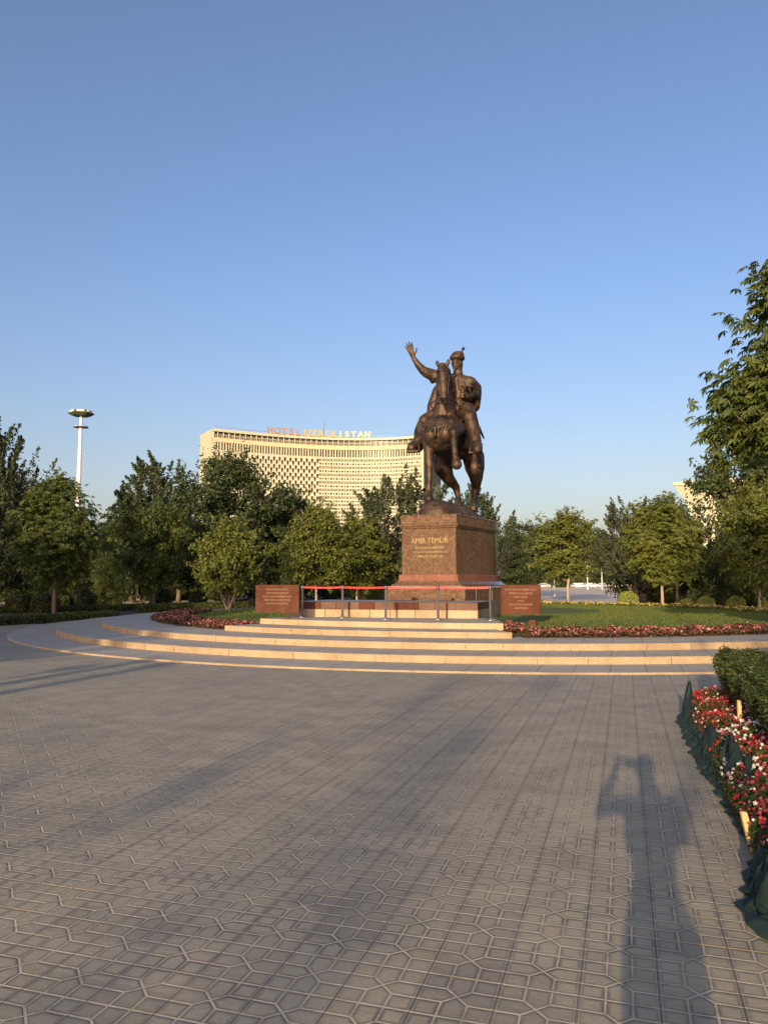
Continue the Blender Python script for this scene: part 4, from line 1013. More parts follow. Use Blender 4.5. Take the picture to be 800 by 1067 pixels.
def ball_shrub(px, py, d, r, label, mat, n=1500, leaf=.07, seed=3, z=None, group=None):
    p = at(px, py, d); zz = gz(p.x, d) if z is None else z
    t = thing('ball_shrub', (p.x, d, zz), label, 'shrub', group); rg = np.random.default_rng(seed)
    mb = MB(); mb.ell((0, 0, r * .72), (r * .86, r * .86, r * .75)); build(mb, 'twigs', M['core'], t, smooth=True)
    D = rg.normal(size=(n, 3)); D /= np.linalg.norm(D, axis=1)[:, None]; P = D * r * (1 - .12 * rg.random(n))[:, None] * (1 + .07 * np.sin(D[:, 0] * 7 + seed))[:, None]; P[:, 2] = P[:, 2] * .86 + r * .76
    V, Q = leaf_quads(P, leaf, rg, D, .3, .6); obj('foliage', arr_mesh('foliage', V, Q, M[mat]), t); return t

# low hedges on the left
def hedge_px(pa, pb, h, wd, label, n, seed, leaf=.10, mat='leaf_box', zc=0.0):
    a, b = gat(*pa, zc), gat(*pb, zc); d = b - a; c = (a + b) / 2; ang = math.atan2(d.y, d.x); nr = Vector((-d.y, d.x, 0)).normalized() * wd / 2
    return leafy_box('low_hedge', (c.x + nr.x, c.y + nr.y, zc), (d.length, wd, h), ang, label, 'hedge', n, leaf, mat, .10, seed, .03)
hedge_px((-40, 654.5), (125, 645), .32, .9, 'low clipped dark hedge along the left edge of the pavement', 9000, 3)
hedge_px((-30, 640), (150, 636), .30, 1.0, 'second low hedge behind the leftmost one, under the young chestnut', 7000, 4)
hedge_px((150, 640.5), (268, 637.5), .50, 1.2, 'low hedge left of the flower border, in front of the pale stemmed tree', 8000, 5)
for i, (px, py, d, r, lb) in enumerate(((20, 631, 41, .72, 'dark ball shrub farthest left, behind the low hedge'), (47, 633, 40, .70, 'dark ball shrub just left of the forking chestnut trunk'),
        (85, 630, 44, .80, 'dark ball shrub right of the forking chestnut trunk'), (97, 628, 52, .85, 'dark ball shrub behind another, in front of the sunlit shrub'), (168, 626, 50, .8, 'dark green ball shrub behind the hedge right of the straight trunk'), (206, 625, 54, .7, 'small dark ball shrub under the largest oak'))):
    ball_shrub(px, py, d, r, lb, 'leaf_box', 1100, .13, 30 + i, 0 if d < 47 else None)
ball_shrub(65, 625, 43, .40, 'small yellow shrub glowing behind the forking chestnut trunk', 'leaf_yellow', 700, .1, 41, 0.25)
# bright balls along the back of the lawn
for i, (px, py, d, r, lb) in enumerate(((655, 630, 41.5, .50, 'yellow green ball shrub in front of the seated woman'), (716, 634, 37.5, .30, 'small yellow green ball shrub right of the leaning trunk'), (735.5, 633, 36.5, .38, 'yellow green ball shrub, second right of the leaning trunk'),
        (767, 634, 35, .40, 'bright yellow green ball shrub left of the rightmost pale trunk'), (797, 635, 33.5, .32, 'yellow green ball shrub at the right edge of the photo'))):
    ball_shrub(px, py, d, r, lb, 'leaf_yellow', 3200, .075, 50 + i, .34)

# ------------------------------------------------------------------ lawn and flower borders
def lawn_z(x, y):
    r = math.hypot(x - C0.x, y - C0.y); return Z2 + .03 + .17 * smooth(12.0, 8.5, r) if False else Z2 + .03 + .16 * (1 - smooth(8.0, 12.0, r))
mb = MB(); n = 96; rings = [12.0, 11.4, 10.6, 9.6, 8.6, 7.6, 5.0, .4]; vs = []
for r in rings:
    for k in range(n):
        a = 2 * math.pi * k / n; x, y = C0.x + r * math.sin(a), C0.y - r * math.cos(a); vs.append((x, y, lawn_z(x, y)))
fs = []
for j in range(len(rings) - 1):
    for k in range(n): fs.append((j * n + k, j * n + (k + 1) % n, (j + 1) * n + (k + 1) % n, (j + 1) * n + k))
mb.add(vs, fs)
t = NT('lawn_turf'); nz = t.noise(1.1, None, 5.0, .6); nf = t.noise(60, None, 3.0, .7)
lm = t.done(t.bsdf(t.ramp(t.math('ADD', t.math('MULTIPLY', nz, .6), t.math('MULTIPLY', nf, .4)), [(.3, (.075, .105, .018)), (.7, (.135, .165, .036))]), .8, 0, t.bump(nf, .6, .03), .2))
tag(build(mb, 'lawn_ground', lm, smooth=True), kind='structure')
rg = np.random.default_rng(9)
def uw(x, y): dx, dy = x - C0.x, y - C0.y; return dx * EU.x + dy * EU.y, dx * EW.x + dy * EW.y
PX = []
while len(PX) < 90000:
    r = 11.6 * math.sqrt(rg.random()); a = rg.random() * 6.283; x, y = C0.x + r * math.sin(a), C0.y - r * math.cos(a); u, w = uw(x, y)
    if w < -5.5 and -3.4 < u < 3.75: continue
    if r < 4.5: continue
    PX.append((x, y, lawn_z(x, y)))
PX = np.array(PX); n = len(PX); hgt = rg.uniform(.03, .075, n); ang = rg.random(n) * 6.283; w = .008
T = np.zeros((n, 3, 3)); T[:, 0] = PX; T[:, 1] = PX; T[:, 0, 0] -= w * np.cos(ang); T[:, 0, 1] -= w * np.sin(ang); T[:, 1, 0] += w * np.cos(ang); T[:, 1, 1] += w * np.sin(ang)
T[:, 2] = PX + np.stack([rg.normal(size=n) * .022, rg.normal(size=n) * .022, hgt], 1)
tag(obj('lawn_grass', arr_mesh('lawn_grass', T.reshape(-1, 3), np.arange(3 * n).reshape(n, 3), M['grass'])), 'short green lawn grass on the round mound beside the pedestal', 'grass', None, 'stuff')

def flower_border(name, pts, h, leaf_n, bloom_n, label, leafm, petals, bl_size, seed, leaf=.085):
    """pts: sampled (x, y, z) root positions of a continuous bed"""
    rg = np.random.default_rng(seed); c = pts.mean(0); t = thing(name, tuple(c), label, 'flower border')
    idx = rg.integers(0, len(pts), leaf_n); P = pts[idx] - c; P = P + np.stack([rg.normal(size=leaf_n) * .04, rg.normal(size=leaf_n) * .04, h * rg.random(leaf_n) ** .7], 1)
    lum = .85 + .3 * np.sin(pts[idx][:, 0] * 7) * np.sin(pts[idx][:, 1] * 6); P[:, 2] = P[:, 2] * lum
    V, Q = leaf_quads(P, leaf, rg, None, .8, .7); o = obj('foliage', arr_mesh('foliage', V, Q, leafm), t); o['kind'] = 'stuff'
    for petal, frac in petals:
        k = int(bloom_n * frac); idx = rg.integers(0, len(pts), k); P = pts[idx] - c
        lum = .85 + .3 * np.sin(pts[idx][:, 0] * 7) * np.sin(pts[idx][:, 1] * 6); P = P + np.stack([rg.normal(size=k) * .04, rg.normal(size=k) * .04, h * (.72 + .34 * rg.random(k)) * lum], 1)
        N = np.tile(np.array([-.25, -.8, .6]), (k, 1)); V, Q = leaf_quads(P, bl_size, rg, N, .3, .95)
        o = obj('blossoms', arr_mesh('blossoms', V, Q, petal), t); o['kind'] = 'stuff'
    return t
def ring_pts(n, r0, r1, a0, a1, seed, z=Z2, skip=True):
    rg = np.random.default_rng(seed); L = []
    while len(L) < n:
        a = rg.uniform(a0, a1); r = math.sqrt(rg.uniform(r0 * r0, r1 * r1)); x, y = C0.x + r * math.sin(a), C0.y - r * math.cos(a); u, w = uw(x, y)
        if skip and w < 0 and (-3.70 < u < 4.20 if r > 11.55 else -3.40 < u < 3.66 if r > 10.9 else -3.1 < u < 3.0): continue
        L.append((x, y, lawn_z(x, y) if r < 12 else z))
    return np.array(L)
# angle 0 points from the centre towards the viewer's side (-Y); positive to the right
flower_border('flower_border', ring_pts(5000, 11.25, 12.4, R(-100), R(-38), 5), .15, 15000, 2700, 'pink and dark red begonia border curving round the left end of the steps', M['leaf_begonia'], ((M['petal_pink'], 1.0),), .056, 6)
flower_border('flower_border', np.concatenate([ring_pts(6000, 11.25, 12.4, R(-8), R(75), 7), ring_pts(420, 10.4, 11.3, R(-7.5), R(-2), 27)]), .15, 19000, 3600, 'pink and red begonia border along the front of the right lawn', M['leaf_begonia'], ((M['petal_pink'], 1.0),), .056, 8)
flower_border('flower_border', ring_pts(3500, 10.2, 11.6, R(88), R(165), 17, skip=False), .22, 12000, 1500, 'pale yellow flower strip along the back of the right lawn', M['leaf_light'], ((M['petal_yellow'], 1.0),), .08, 18)

# ------------------------------------------------------------------ bed on the right, hedge, netting
FA = R(17.3); FE = Vector((math.sin(FA), math.cos(FA), 0)); FR = Vector((math.cos(FA), -math.sin(FA), 0))
B0 = Vector((3.47, 9.35, 0))                          # far outer corner of the bed; s runs towards the viewer
def bed(s, r): return B0 - FE * s + FR * r
hc = bed(1.55, 1.85)
leafy_box('boxwood_hedge', (hc.x, hc.y, 0), (2.5, 5.9, .72), -FA, 'big rounded boxwood hedge at the right edge behind the red flowers', 'hedge', 95000, .038, 'leaf_box', .55, 12, .07, .9)
def front_bed():
    rg = np.random.default_rng(33); t = thing('flower_bed', tuple(bed(3, .4)), 'bed of red, pink and white impatiens beside the green netting', 'flower bed'); L = np.array(t.location)
    mb = MB(); mb.prism([tuple((bed(s, r) - t.location).xy) for s, r in ((6.5, .26), (6.5, .74), (-.3, .74), (-.3, .26))], 0, .10); build(mb, 'soil', M['soil'], t)
    def pts(n, s0=-.35, s1=6.0):
        s = rg.uniform(s0, s1, n); r = rg.uniform(.13, .80, n); P = np.array([tuple(bed(a, b)) for a, b in zip(s, r)])
        e = np.minimum(np.minimum(r - .11, .84 - r), s + .42) / .16; hh = (.26 + .045 * np.sin(s * 6.1) * np.sin(r * 11 + s) + .03 * np.sin(s * 13 + r * 7)) * np.clip(e + .35, .45, 1)
        return P - L, hh
    P, hh = pts(30000); P[:, 2] += .04 + (hh - .03) * rg.random(len(P)) ** .5; V, Q = leaf_quads(P, .050, rg, None, .8, .5); o = obj('foliage', arr_mesh('foliage', V, Q, M['leaf_flower']), t); o['kind'] = 'stuff'
    K = 15
    def blossom_arr(P, size):
        """five round petals facing up and towards the light"""
        n = len(P); N = rg.normal(size=(n, 3)) * .5 + np.array((-.2, -.35, .65)); N /= np.linalg.norm(N, axis=1)[:, None]
        A = np.cross(N, rg.normal(size=(n, 3))); A /= np.linalg.norm(A, axis=1)[:, None]; B = np.cross(N, A)
        s = (size * rg.uniform(.65, 1.25, n))[:, None]; V = np.empty((n, K + 1, 3)); V[:, 0] = P
        for k in range(K):
            a = 2 * math.pi * k / K; rr = (.58, .98, .98)[k % 3]
            V[:, k + 1] = P + (A * math.cos(a) + B * math.sin(a)) * s * .5 * rr + N * s * (.10 if k % 3 else .02)
        F_ = np.array([(0, 1 + k, 1 + (k + 1) % K) for k in range(K)]); Fs = (np.arange(n)[:, None, None] * (K + 1) + F_[None]).reshape(-1, 3)
        return V.reshape(-1, 3), Fs
    P, hh = pts(3500); P[:, 2] += hh + .01 + rg.random(len(P)) * .035
    Pw = P + L; drift = np.sin(Pw[:, 0] * 5.1 + 1.0) * np.sin(Pw[:, 1] * 3.3 + .6) + .45 * np.sin(Pw[:, 1] * 9.1); white = ((drift > .42) & (rg.random(len(P)) < .7)) | (rg.random(len(P)) < .09)
    dist = np.linalg.norm(Pw - np.array((0, 0, EYE)), axis=1); inview = Pw[:, 0] / Pw[:, 1] < .5
    order = np.argsort(np.where(inview & (dist > 4.9), dist, 99)); near = order[:100]; rest = order[100:]
    for i in near: V, Q = blossom_arr(P[i:i + 1], np.array([.026])); obj('blossom', arr_mesh('blossom', V, Q, M['petal_white'] if white[i] else M['petal_red']), t)
    for flag, m in ((True, 'petal_white'), (False, 'petal_red')):
        k = rest[white[rest] == flag]; V, Q = blossom_arr(P[k], np.full(len(k), .026)); o = obj('blossoms', arr_mesh('blossoms', V, Q, M[m]), t); o['kind'] = 'stuff'
front_bed()

from mathutils import noise as mnoise
def lerp_tab(T, s):
    for (a, ha), (b, hb) in zip(T, T[1:]):
        if a <= s <= b: return ha + (hb - ha) * smooth(0, 1, (s - a) / (b - a))
    return T[-1][1] if s > T[-1][0] else T[0][1]
def netting():
    # standing sheet with hanging folds along the bed's outer edge, gathered on the paving and laid over the near end
    ns, nt_ = 420, 44; V = []
    H_ = [(-.10, .06), (.0, .42), (.10, .41), (.30, .26), (.6, .20), (1.0, .17), (1.5, .17), (2.0, .21), (2.36, .33), (2.50, .33), (2.8, .24), (3.05, .27), (3.3, .41), (3.5, .40), (3.8, .33), (4.3, .25), (4.75, .16), (5.0, .19), (5.25, .27), (5.6, .31), (6.2, .33), (7.2, .33)]
    B_ = [(-.2, .06), (.5, .02), (1.4, .03), (2.8, .06), (3.7, .12), (4.85, .18), (5.2, .06), (5.84, -.02), (6.15, .09), (6.6, .30), (7.4, .75)]
    for i in range(ns + 1):
        s = -.10 + 7.2 * i / ns; h = lerp_tab(H_, s); b = lerp_tab(B_, s); over = smooth(4.75, 5.3, s); inner = .05 + .85 * over
        for j in range(nt_ + 1):
            t_ = j / nt_
            # hanging folds: ridged noise mostly along s, slanting with height
            f1 = mnoise.noise(Vector((s * 4.2 + t_ * 1.6, 3.1, t_ * .7))); f2 = mnoise.noise(Vector((s * 9.5 - t_ * 2.2, 9.7, t_ * 1.1))); rid = .5 - abs(f1); f3 = mnoise.noise(Vector((s * 3.0, t_ * 5.0, 5.5))); f4 = .5 - abs(mnoise.noise(Vector((s * 5 + t_ * 7, t_ * 6 - s * 2, 1.7))))
            if t_ < .22: q = t_ / .22; r = b - .02 + .04 * q + .05 * f2; z = .008 + .07 * max(0, rid * q) + .015 * q
            elif t_ < .68: q = (t_ - .22) / .46; r = b + .02 + (.09 + .08 * over) * q ** 1.2; z = .023 + (h - .023) * q ** .85
            else: q = (t_ - .68) / .32; r = b + .11 + .08 * over + inner * q; z = h - (.16 if over < .5 else .02) * q * q
            w = math.sin(math.pi * min(1, t_ / .9)) ** .6 if t_ < .9 else .4
            r += (.13 * rid + .06 * f2) * w * (1 if t_ < .68 else .35); z += ((.05 * rid + .035 * f2) * w + .05 * f3 * over + .13 * (f4 - .25) * over * (1 if t_ > .3 else t_ / .3)) * (1 if t_ > .1 else t_ * 10)
            p = bed(s + .05 * f3, r); V.append((p.x, p.y, max(.006, z)))
    Q = []
    for i in range(ns):
        for j in range(nt_): k = i * (nt_ + 1) + j; Q.append((k, k + 1, k + nt_ + 2, k + nt_ + 1))
    c = bed(3, 0); mb = MB(); mb.add(V, Q); o = build(mb.shift(c), 'shade_netting', M['cloth'], None, c, smooth=True)
    md = o.modifiers.new('thick', 'SOLIDIFY'); md.thickness = .003
    tag(o, 'dark green shade netting draped in folds along the flower bed edge', 'netting')
netting()
def stake(px, py, d, ztop, tilt, label):
    p = at(px, py, d); t = tag(empty('wooden_stake', (p.x, d, 0)), label, 'stake'); mb = MB()
    mb.loft([[(x * k + tilt[0] * z, y * k + tilt[1] * z, z) for x, y in ((-.018, -.012), (.018, -.012), (.018, .012), (-.018, .012))] for k, z in ((.6, .0), (1, .08), (1, ztop - .01), (.85, ztop))])
    build(mb, 'stake_shaft', M['wood'], t)
stake(769.5, 742, 7.6, .46, (.02, .0), 'short wooden stake between the flowers and the boxwood hedge')
stake(784.5, 875, 4.72, .235, (-.20, .05), 'leaning wooden stake stuck through the near end of the netting')

# ------------------------------------------------------------------ hotel
def hotel():
    A, Mm, B = Vector((-65.6, 290)), Vector((-19.3, 309)), Vector((15.6, 303)); K = Mm * 2 - (A + B) / 2
    def cv(t): return A * (1 - t) ** 2 + K * 2 * t * (1 - t) + B * t * t
    NS = 400; pts = [cv(i / NS) for i in range(NS + 1)]; cum = [0]
    for a, b in zip(pts, pts[1:]): cum.append(cum[-1] + (b - a).length)
    LEN = cum[-1]
    def arc(s):
        s = max(0, min(LEN - 1e-6, s)); i = next(k for k in range(NS) if cum[k + 1] >= s); return pts[i].lerp(pts[i + 1], (s - cum[i]) / (cum[i + 1] - cum[i]))
    def nrm(s): d = (arc(s + .3) - arc(s - .3)).normalized(); return Vector((d.y, -d.x))       # towards the square
    O = Vector((-20, 306, 0)); t = thing('hotel_building', O, 'long concave cream hotel slab with a lattice facade on the left', 'hotel')
    def pt(s, dpt, z): p = arc(s) - nrm(s) * dpt; return (p.x - O.x, p.y - O.y, z - O.z)
    ROOF = 60.4; DEPTH = 15
    def strip(mb, z0, z1, d0, d1, s0=0, s1=None, n=40, mi=0):
        s1 = LEN if s1 is None else s1; loops = []
        for i in range(n + 1):
            s = s0 + (s1 - s0) * i / n; loops.append([pt(s, d0, z0), pt(s, d1, z0), pt(s, d1, z1), pt(s, d0, z1)])
        mb.loft(loops, mi)
    mb = MB(); strip(mb, -1, ROOF - 1.0, .9, DEPTH); build(mb, 'wall', M['hotel_glass'], t)
    mb = MB(); strip(mb, -1, ROOF - .2, 0.0, DEPTH + .1, -.001, .7, 1); build(mb, 'end_wall', M['cream'], t)
    mb = MB(); mb.loft([[pt(s, d, z) for d, z in ((0, -1), (DEPTH + .1, -1), (DEPTH + .1, ROOF - .2), (0, ROOF - .2))] for s in (LEN - .7, LEN)]); build(mb, 'end_wall', M['cream'], t)
    mb = MB(); strip(mb, ROOF - .95, ROOF, -.35, DEPTH + .4); build(mb, 'roof', M['cream'], t)
    mb = MB(); strip(mb, 55.5, 57.1, -.10, .95); build(mb, 'pink_band', M['hotel_pink'], t)
    # restaurant windows under the roof
    mb = MB(); pitch = 2.2; nmod = int(LEN / pitch)
    for i in range(nmod + 1):
        s = i * LEN / nmod; a = math.atan2(nrm(s).x, -nrm(s).y); p = pt(s, .45, 58.3); mb.box(p, (.30, .5, 2.4), a)
        if i < nmod:
            p = pt(s + 1.5, .5, 57.75); mb.box(p, (.14, .3, 1.4), a); p = pt(s + pitch / 2, .55, 58.35); mb.box(p, (pitch, .12, .16), a)
            q = pt(s + .75, .72, 58.0); mb2 = MB(); mb2.box(q, (.7, .03, 1.6), a); build(mb2, 'window', M['curtain'], t)
    build(mb, 'window_frame', M['cream'], t)
    # tall slots
    mb = MB()
    for i in range(nmod * 2 + 1):
        s = i * LEN / nmod / 2; a = math.atan2(nrm(s).x, -nrm(s).y); mb.box(pt(s, .35, 53.8), (.50 if i % 2 else .34, .9, 3.5), a)
    strip(mb, 51.9, 52.35, -.05, .92); build(mb, 'slot_screen', M['cream'], t)
    # precast lattice: cells with shield shaped openings
    mb = MB(); FH = 3.05; nf = 15; ztop = 51.9
    def cell(s, z, w, h, hole, depth=.75):
        out_ = [(-w / 2, 0), (0, 0), (w / 2, 0), (w / 2, h * .5), (w / 2, h), (0, h), (-w / 2, h), (-w / 2, h * .5)]
        vs = [pt(s + x, 0, z + y) for x, y in out_] + [pt(s + x, .0, z + y) for x, y in hole] + [pt(s + x * .96, depth, z + y) for x, y in hole]
        fs = []
        for k in range(8):
            j = (k + 1) % 8; fs += [(k, j, 8 + j, 8 + k), (8 + k, 8 + j, 16 + j, 16 + k)]
        mb.add(vs, fs)
    split_ = LEN * .50
    cw = LEN / (2 * nmod)
    for i in range(2 * nmod):
        s = (i + .5) * cw; left = s < split_
        for f in range(nf):
            z1 = ztop - f * FH; z0 = z1 - FH
            if left:
                sh = 0 if i % 2 == 0 else -FH * .42
                b = -FH * 0 + (0 if i % 2 == 0 else 0)
                hi = [(-.24, .95), (0, .62), (.24, .95), (.49, 1.50), (.49, 2.50), (0, 2.68), (-.49, 2.50), (-.49, 1.50)]
                cell(s, z0 + sh, cw, FH, hi)
                if i % 2 and f == 0: strip(mb, ztop + sh, ztop, 0, .8, s - cw / 2, s + cw / 2, 1)
            else:
                # two thin openings under the slab, one small shield lower down
                hi = [(-.46, 1.85), (0, 1.62), (.46, 1.85), (.49, 2.3), (.49, 2.82), (0, 2.82), (-.49, 2.82), (-.49, 2.3)]
                cell(s, z0 + FH * .42, cw, FH * .58, [(x, (y - FH * .42)) for x, y in hi])
                h2 = FH * .42; o_ = 0; k_ = 1.0 if i % 2 else .55
                hi = [(-.12 * k_, .30), (o_, .22), (.12 * k_, .30), (.44 * k_, .55), (.44 * k_, 1.02), (o_, 1.16), (-.44 * k_, 1.02), (-.44 * k_, .55)]
                cell(s, z0, cw, h2, hi)
                a = math.atan2(nrm(s).x, -nrm(s).y); mb.box(pt(s, .25, z0 + 2.25), (.16, .6, 1.25), a); mb.box(pt(s + cw / 2, .1, z0 + 1.5), (.30, .35, 3.0), a)
    strip(mb, -1, ztop - nf * FH - .01, 0.0, .9); build(mb, 'lattice_screen', M['cream'], t)
    # roof gear: parapet rail, plant rooms, aerial
    for s0, s1, h, d in ((24, 40.5, 1.7, 5.0), (41, 52, 1.9, 5.5), (9, 15, .9, 6), (60, 68, 1.1, 5.5)):
        mb = MB(); strip(mb, ROOF + .002, ROOF + h, d, d + 5, s0, s1, 6); build(mb, 'plant_room', M['cream'], t)
    mb = MB(); strip(mb, ROOF + .95, ROOF + 1.02, 1.0, 1.06, 1, LEN - 1, 40)
    for i in range(45): s = 1 + (LEN - 2) * i / 44; mb.box(pt(s, 1.03, ROOF + .5), (.07, .07, 1.0))
    mb.tube([pt(46, 6, ROOF), pt(46, 6, ROOF + 8)], [.12, .05], 6); build(mb, 'roof_railing', M['dark_steel'], t)
    # sign letters standing on the roof edge
    st = thing('rooftop_sign', (O.x, O.y, ROOF), 'big orange and yellow letters standing along the hotel roof edge', 'sign')
    s = 22.2
    def s_of(px):
        best = min(range(NS + 1), key=lambda k: abs(400 + 800 * pts[k].x / pts[k].y - px)); return cum[best]
    for word, p0, p1, mat in (('HOTEL', 280, 309.5, ['sign_orange'] * 5), ('UZBEKISTAN', 318.5, 382.5, ['sign_amber'] * 5 + ['sign_yellow'] * 5)):
        for k, ch in enumerate(word):
            s = s_of(p0 + (p1 - p0) * k / (len(word) - 1)); d = nrm(s); q = arc(s)
            me = text_mesh(ch, 3.5, .12, M[mat[k]], bold=.10); o = obj('letter', me, st, (q.x + d.x * .2 - O.x, q.y + d.y * .2 - O.y, .35), math.atan2(d.x, -d.y))
    mb = MB()
    strip(mb, ROOF + .22, ROOF + .34, .1, .3, s_of(278), s_of(384), 24); mb.v = [(x, y, z + O.z - ROOF) for x, y, z in mb.v]
    build(mb, 'sign_frame', M['dark_steel'], st)
t = NT('hotel_glazing'); P = t.noise(1.2, None, 2.0)
M['hotel_glass'] = t.done(t.bsdf(t.ramp(P, [(.35, (.030, .030, .024)), (.65, (.085, .075, .052))]), .35, 0, None, .4))
M['hotel_pink'] = simple('salmon_band', (.78, .46, .28), .7, 0, .06, 1)
M['curtain'] = simple('grey_curtain', (.16, .17, .16), .7, 0, .3, 3)
M['sign_orange'] = simple('faded_orange_letters', (.33, .19, .11), .5, 0, .05); M['sign_amber'] = simple('amber_letters', (.46, .33, .11), .5, 0, .05); M['sign_yellow'] = simple('lemon_letters', (.50, .50, .17), .5, 0, .05)
hotel()

def flare_building():
    p0 = at(709, 501, 210); w = 24; t = thing('cream_building', (p0.x + w / 2 * math.cos(R(21)) + 12 * math.sin(R(21)), 210 - w / 2 * math.sin(R(21)) + 12 * math.cos(R(21)), 0), 'cream building with outward flaring top showing above the right trees', 'building', None, -R(29))
    top = p0.z; mb = MB()
    def L(g, z): return [(-w / 2 - g, -12 - g, z), (w / 2 + g, -12 - g, z), (w / 2 + g, 12 + g, z), (-w / 2 - g, 12 + g, z)]
    mb.loft([L(-3.4, -1), L(-3.4, top - 9), L(-2.6, top - 6), L(0, top - 1.1)]); build(mb, 'wall', M['cream'], t)
    mb = MB(); mb.loft([L(.0, top - 1.098), L(.35, top - 1.0), L(.35, top - .1), L(.2, top)]); build(mb, 'roof', M['cream'], t)
    for k in range(9):
        mb = MB(); x = -8.0 + 2 * k; mb.box((x, -8.66, top - 16), (1.0, .12, 9)); build(mb, 'window', M['glass'], t)
flare_building()

# ------------------------------------------------------------------ masts, lamps
def mast():
    d = 106; p = at(84.6, 432, d); h = p.z - gz(p.x, d); t = thing('floodlight_mast', (p.x, d, gz(p.x, d)), 'tall white floodlight mast with a hexagonal lamp ring above the left trees', 'light mast')
    mb = MB(); mb.lathe((0, 0, 0), [(.38, -.1), (.36, h * .3), (.28, h * .7), (.20, h - .5), (.17, h)], 14); build(mb, 'pole', M['white'], t, smooth=True)
    mb = MB(); n = 6
    def hexa(r, z): return [(r * math.cos(math.pi / 3 * k + .3), r * math.sin(math.pi / 3 * k + .3), z) for k in range(6)]
    mb.loft([hexa(1.0, h - .22), hexa(1.35, h - .16), hexa(1.78, h + .12), hexa(1.70, h + .2), hexa(1.25, h + .55), hexa(1.1, h + .55)]); ring = build(mb, 'lamp_ring', M['mast_green'], t)
    for k in range(6):
        a = math.pi / 3 * (k + .5) + .3; r = 1.33
        mb = MB(); mb.bevbox((r * math.cos(a), r * math.sin(a), h + .33), (1.05, .26, .36), .05, a + math.pi / 2); build(mb, 'floodlight', M['lamp_lens'], ring)
    mb = MB(); N = 24; rr, z = .98, h - 1.75
    mb.tube([(rr * math.cos(2 * math.pi * k / N), rr * math.sin(2 * math.pi * k / N), z) for k in range(N + 1)], .075, 6, caps=False)
    mb.lathe((0, 0, z - .02), [(.94, 0), (.94, .03), (.20, .03)], 24)
    for k in range(4): a = math.pi / 2 * k + .4; mb.box((.6 * math.cos(a), .6 * math.sin(a), z + .06), (.8, .08, .08), a)
    build(mb, 'service_ring', M['mast_grey'], t)
M['mast_green'] = simple('weathered_green_metal', (.10, .12, .07), .5, .2, .2); M['lamp_lens'] = simple('cream_lamp_housing', (.60, .55, .38), .4, 0, .1); M['mast_grey'] = simple('grey_metal', (.42, .42, .42), .5, .2, .1)
mast()
def street_lamp(x, y, h, label, group, arm=0.9, mat='white', r=.09):
    z = gz(x, y); t = thing('street_lamp', (x, y, z), label, 'street lamp', group)
    mb = MB(); mb.lathe((0, 0, 0), [(r * 1.8, -.05), (r * 1.7, .25), (r, .3), (r * .75, h)], 12); build(mb, 'pole', M[mat], t, smooth=True)
    mb = MB(); mb.loft([[(a, b, h - .02 + c) for a, b, c in ((-arm / 2, -.14, 0), (arm / 2, -.14, 0), (arm / 2, .14, 0), (-arm / 2, .14, 0))], [(a, b, h + .13) for a, b in ((-arm / 2 + .1, -.08), (arm / 2 - .1, -.08), (arm / 2 - .1, .08), (-arm / 2 + .1, .08))]]); build(mb, 'lamp_head', M[mat], t)
    return t
for px, d, lb in ((611.5, 185, 'white lamp post standing on the far kerb, left of a pair'), (626.5, 185, 'white lamp post standing on the far kerb, right of a pair'), (577, 120, 'thin grey lamp post left of the trunk on the pale path')):
    p = at(px, 586, d); street_lamp(p.x, d, p.z - gz(p.x, d), lb, None, 1.0 if d > 150 else .5, 'white' if d > 150 else 'mast_grey', .12 if d > 150 else .1)
# lamp posts left of the viewpoint: only their long shadows cross the paving
for px, py, h, lb in ((147, 689.5, 5.2, 'lamp post behind the viewpoint throwing the longer left shadow'), (165, 693.5, 5.6, 'lamp post behind the viewpoint throwing the lower left shadow'), (72, 697, 5.0, 'lamp post behind the viewpoint throwing the thin left shadow')):
    tip = gat(px, py, 0.0); b = Vector((tip.x, tip.y)) - Vector((math.sin(SUN_AZ), math.cos(SUN_AZ))) * h / math.tan(SUN_EL); street_lamp(b.x, b.y, h, lb, None, .55, 'mast_grey', .19 if px > 80 else .08)

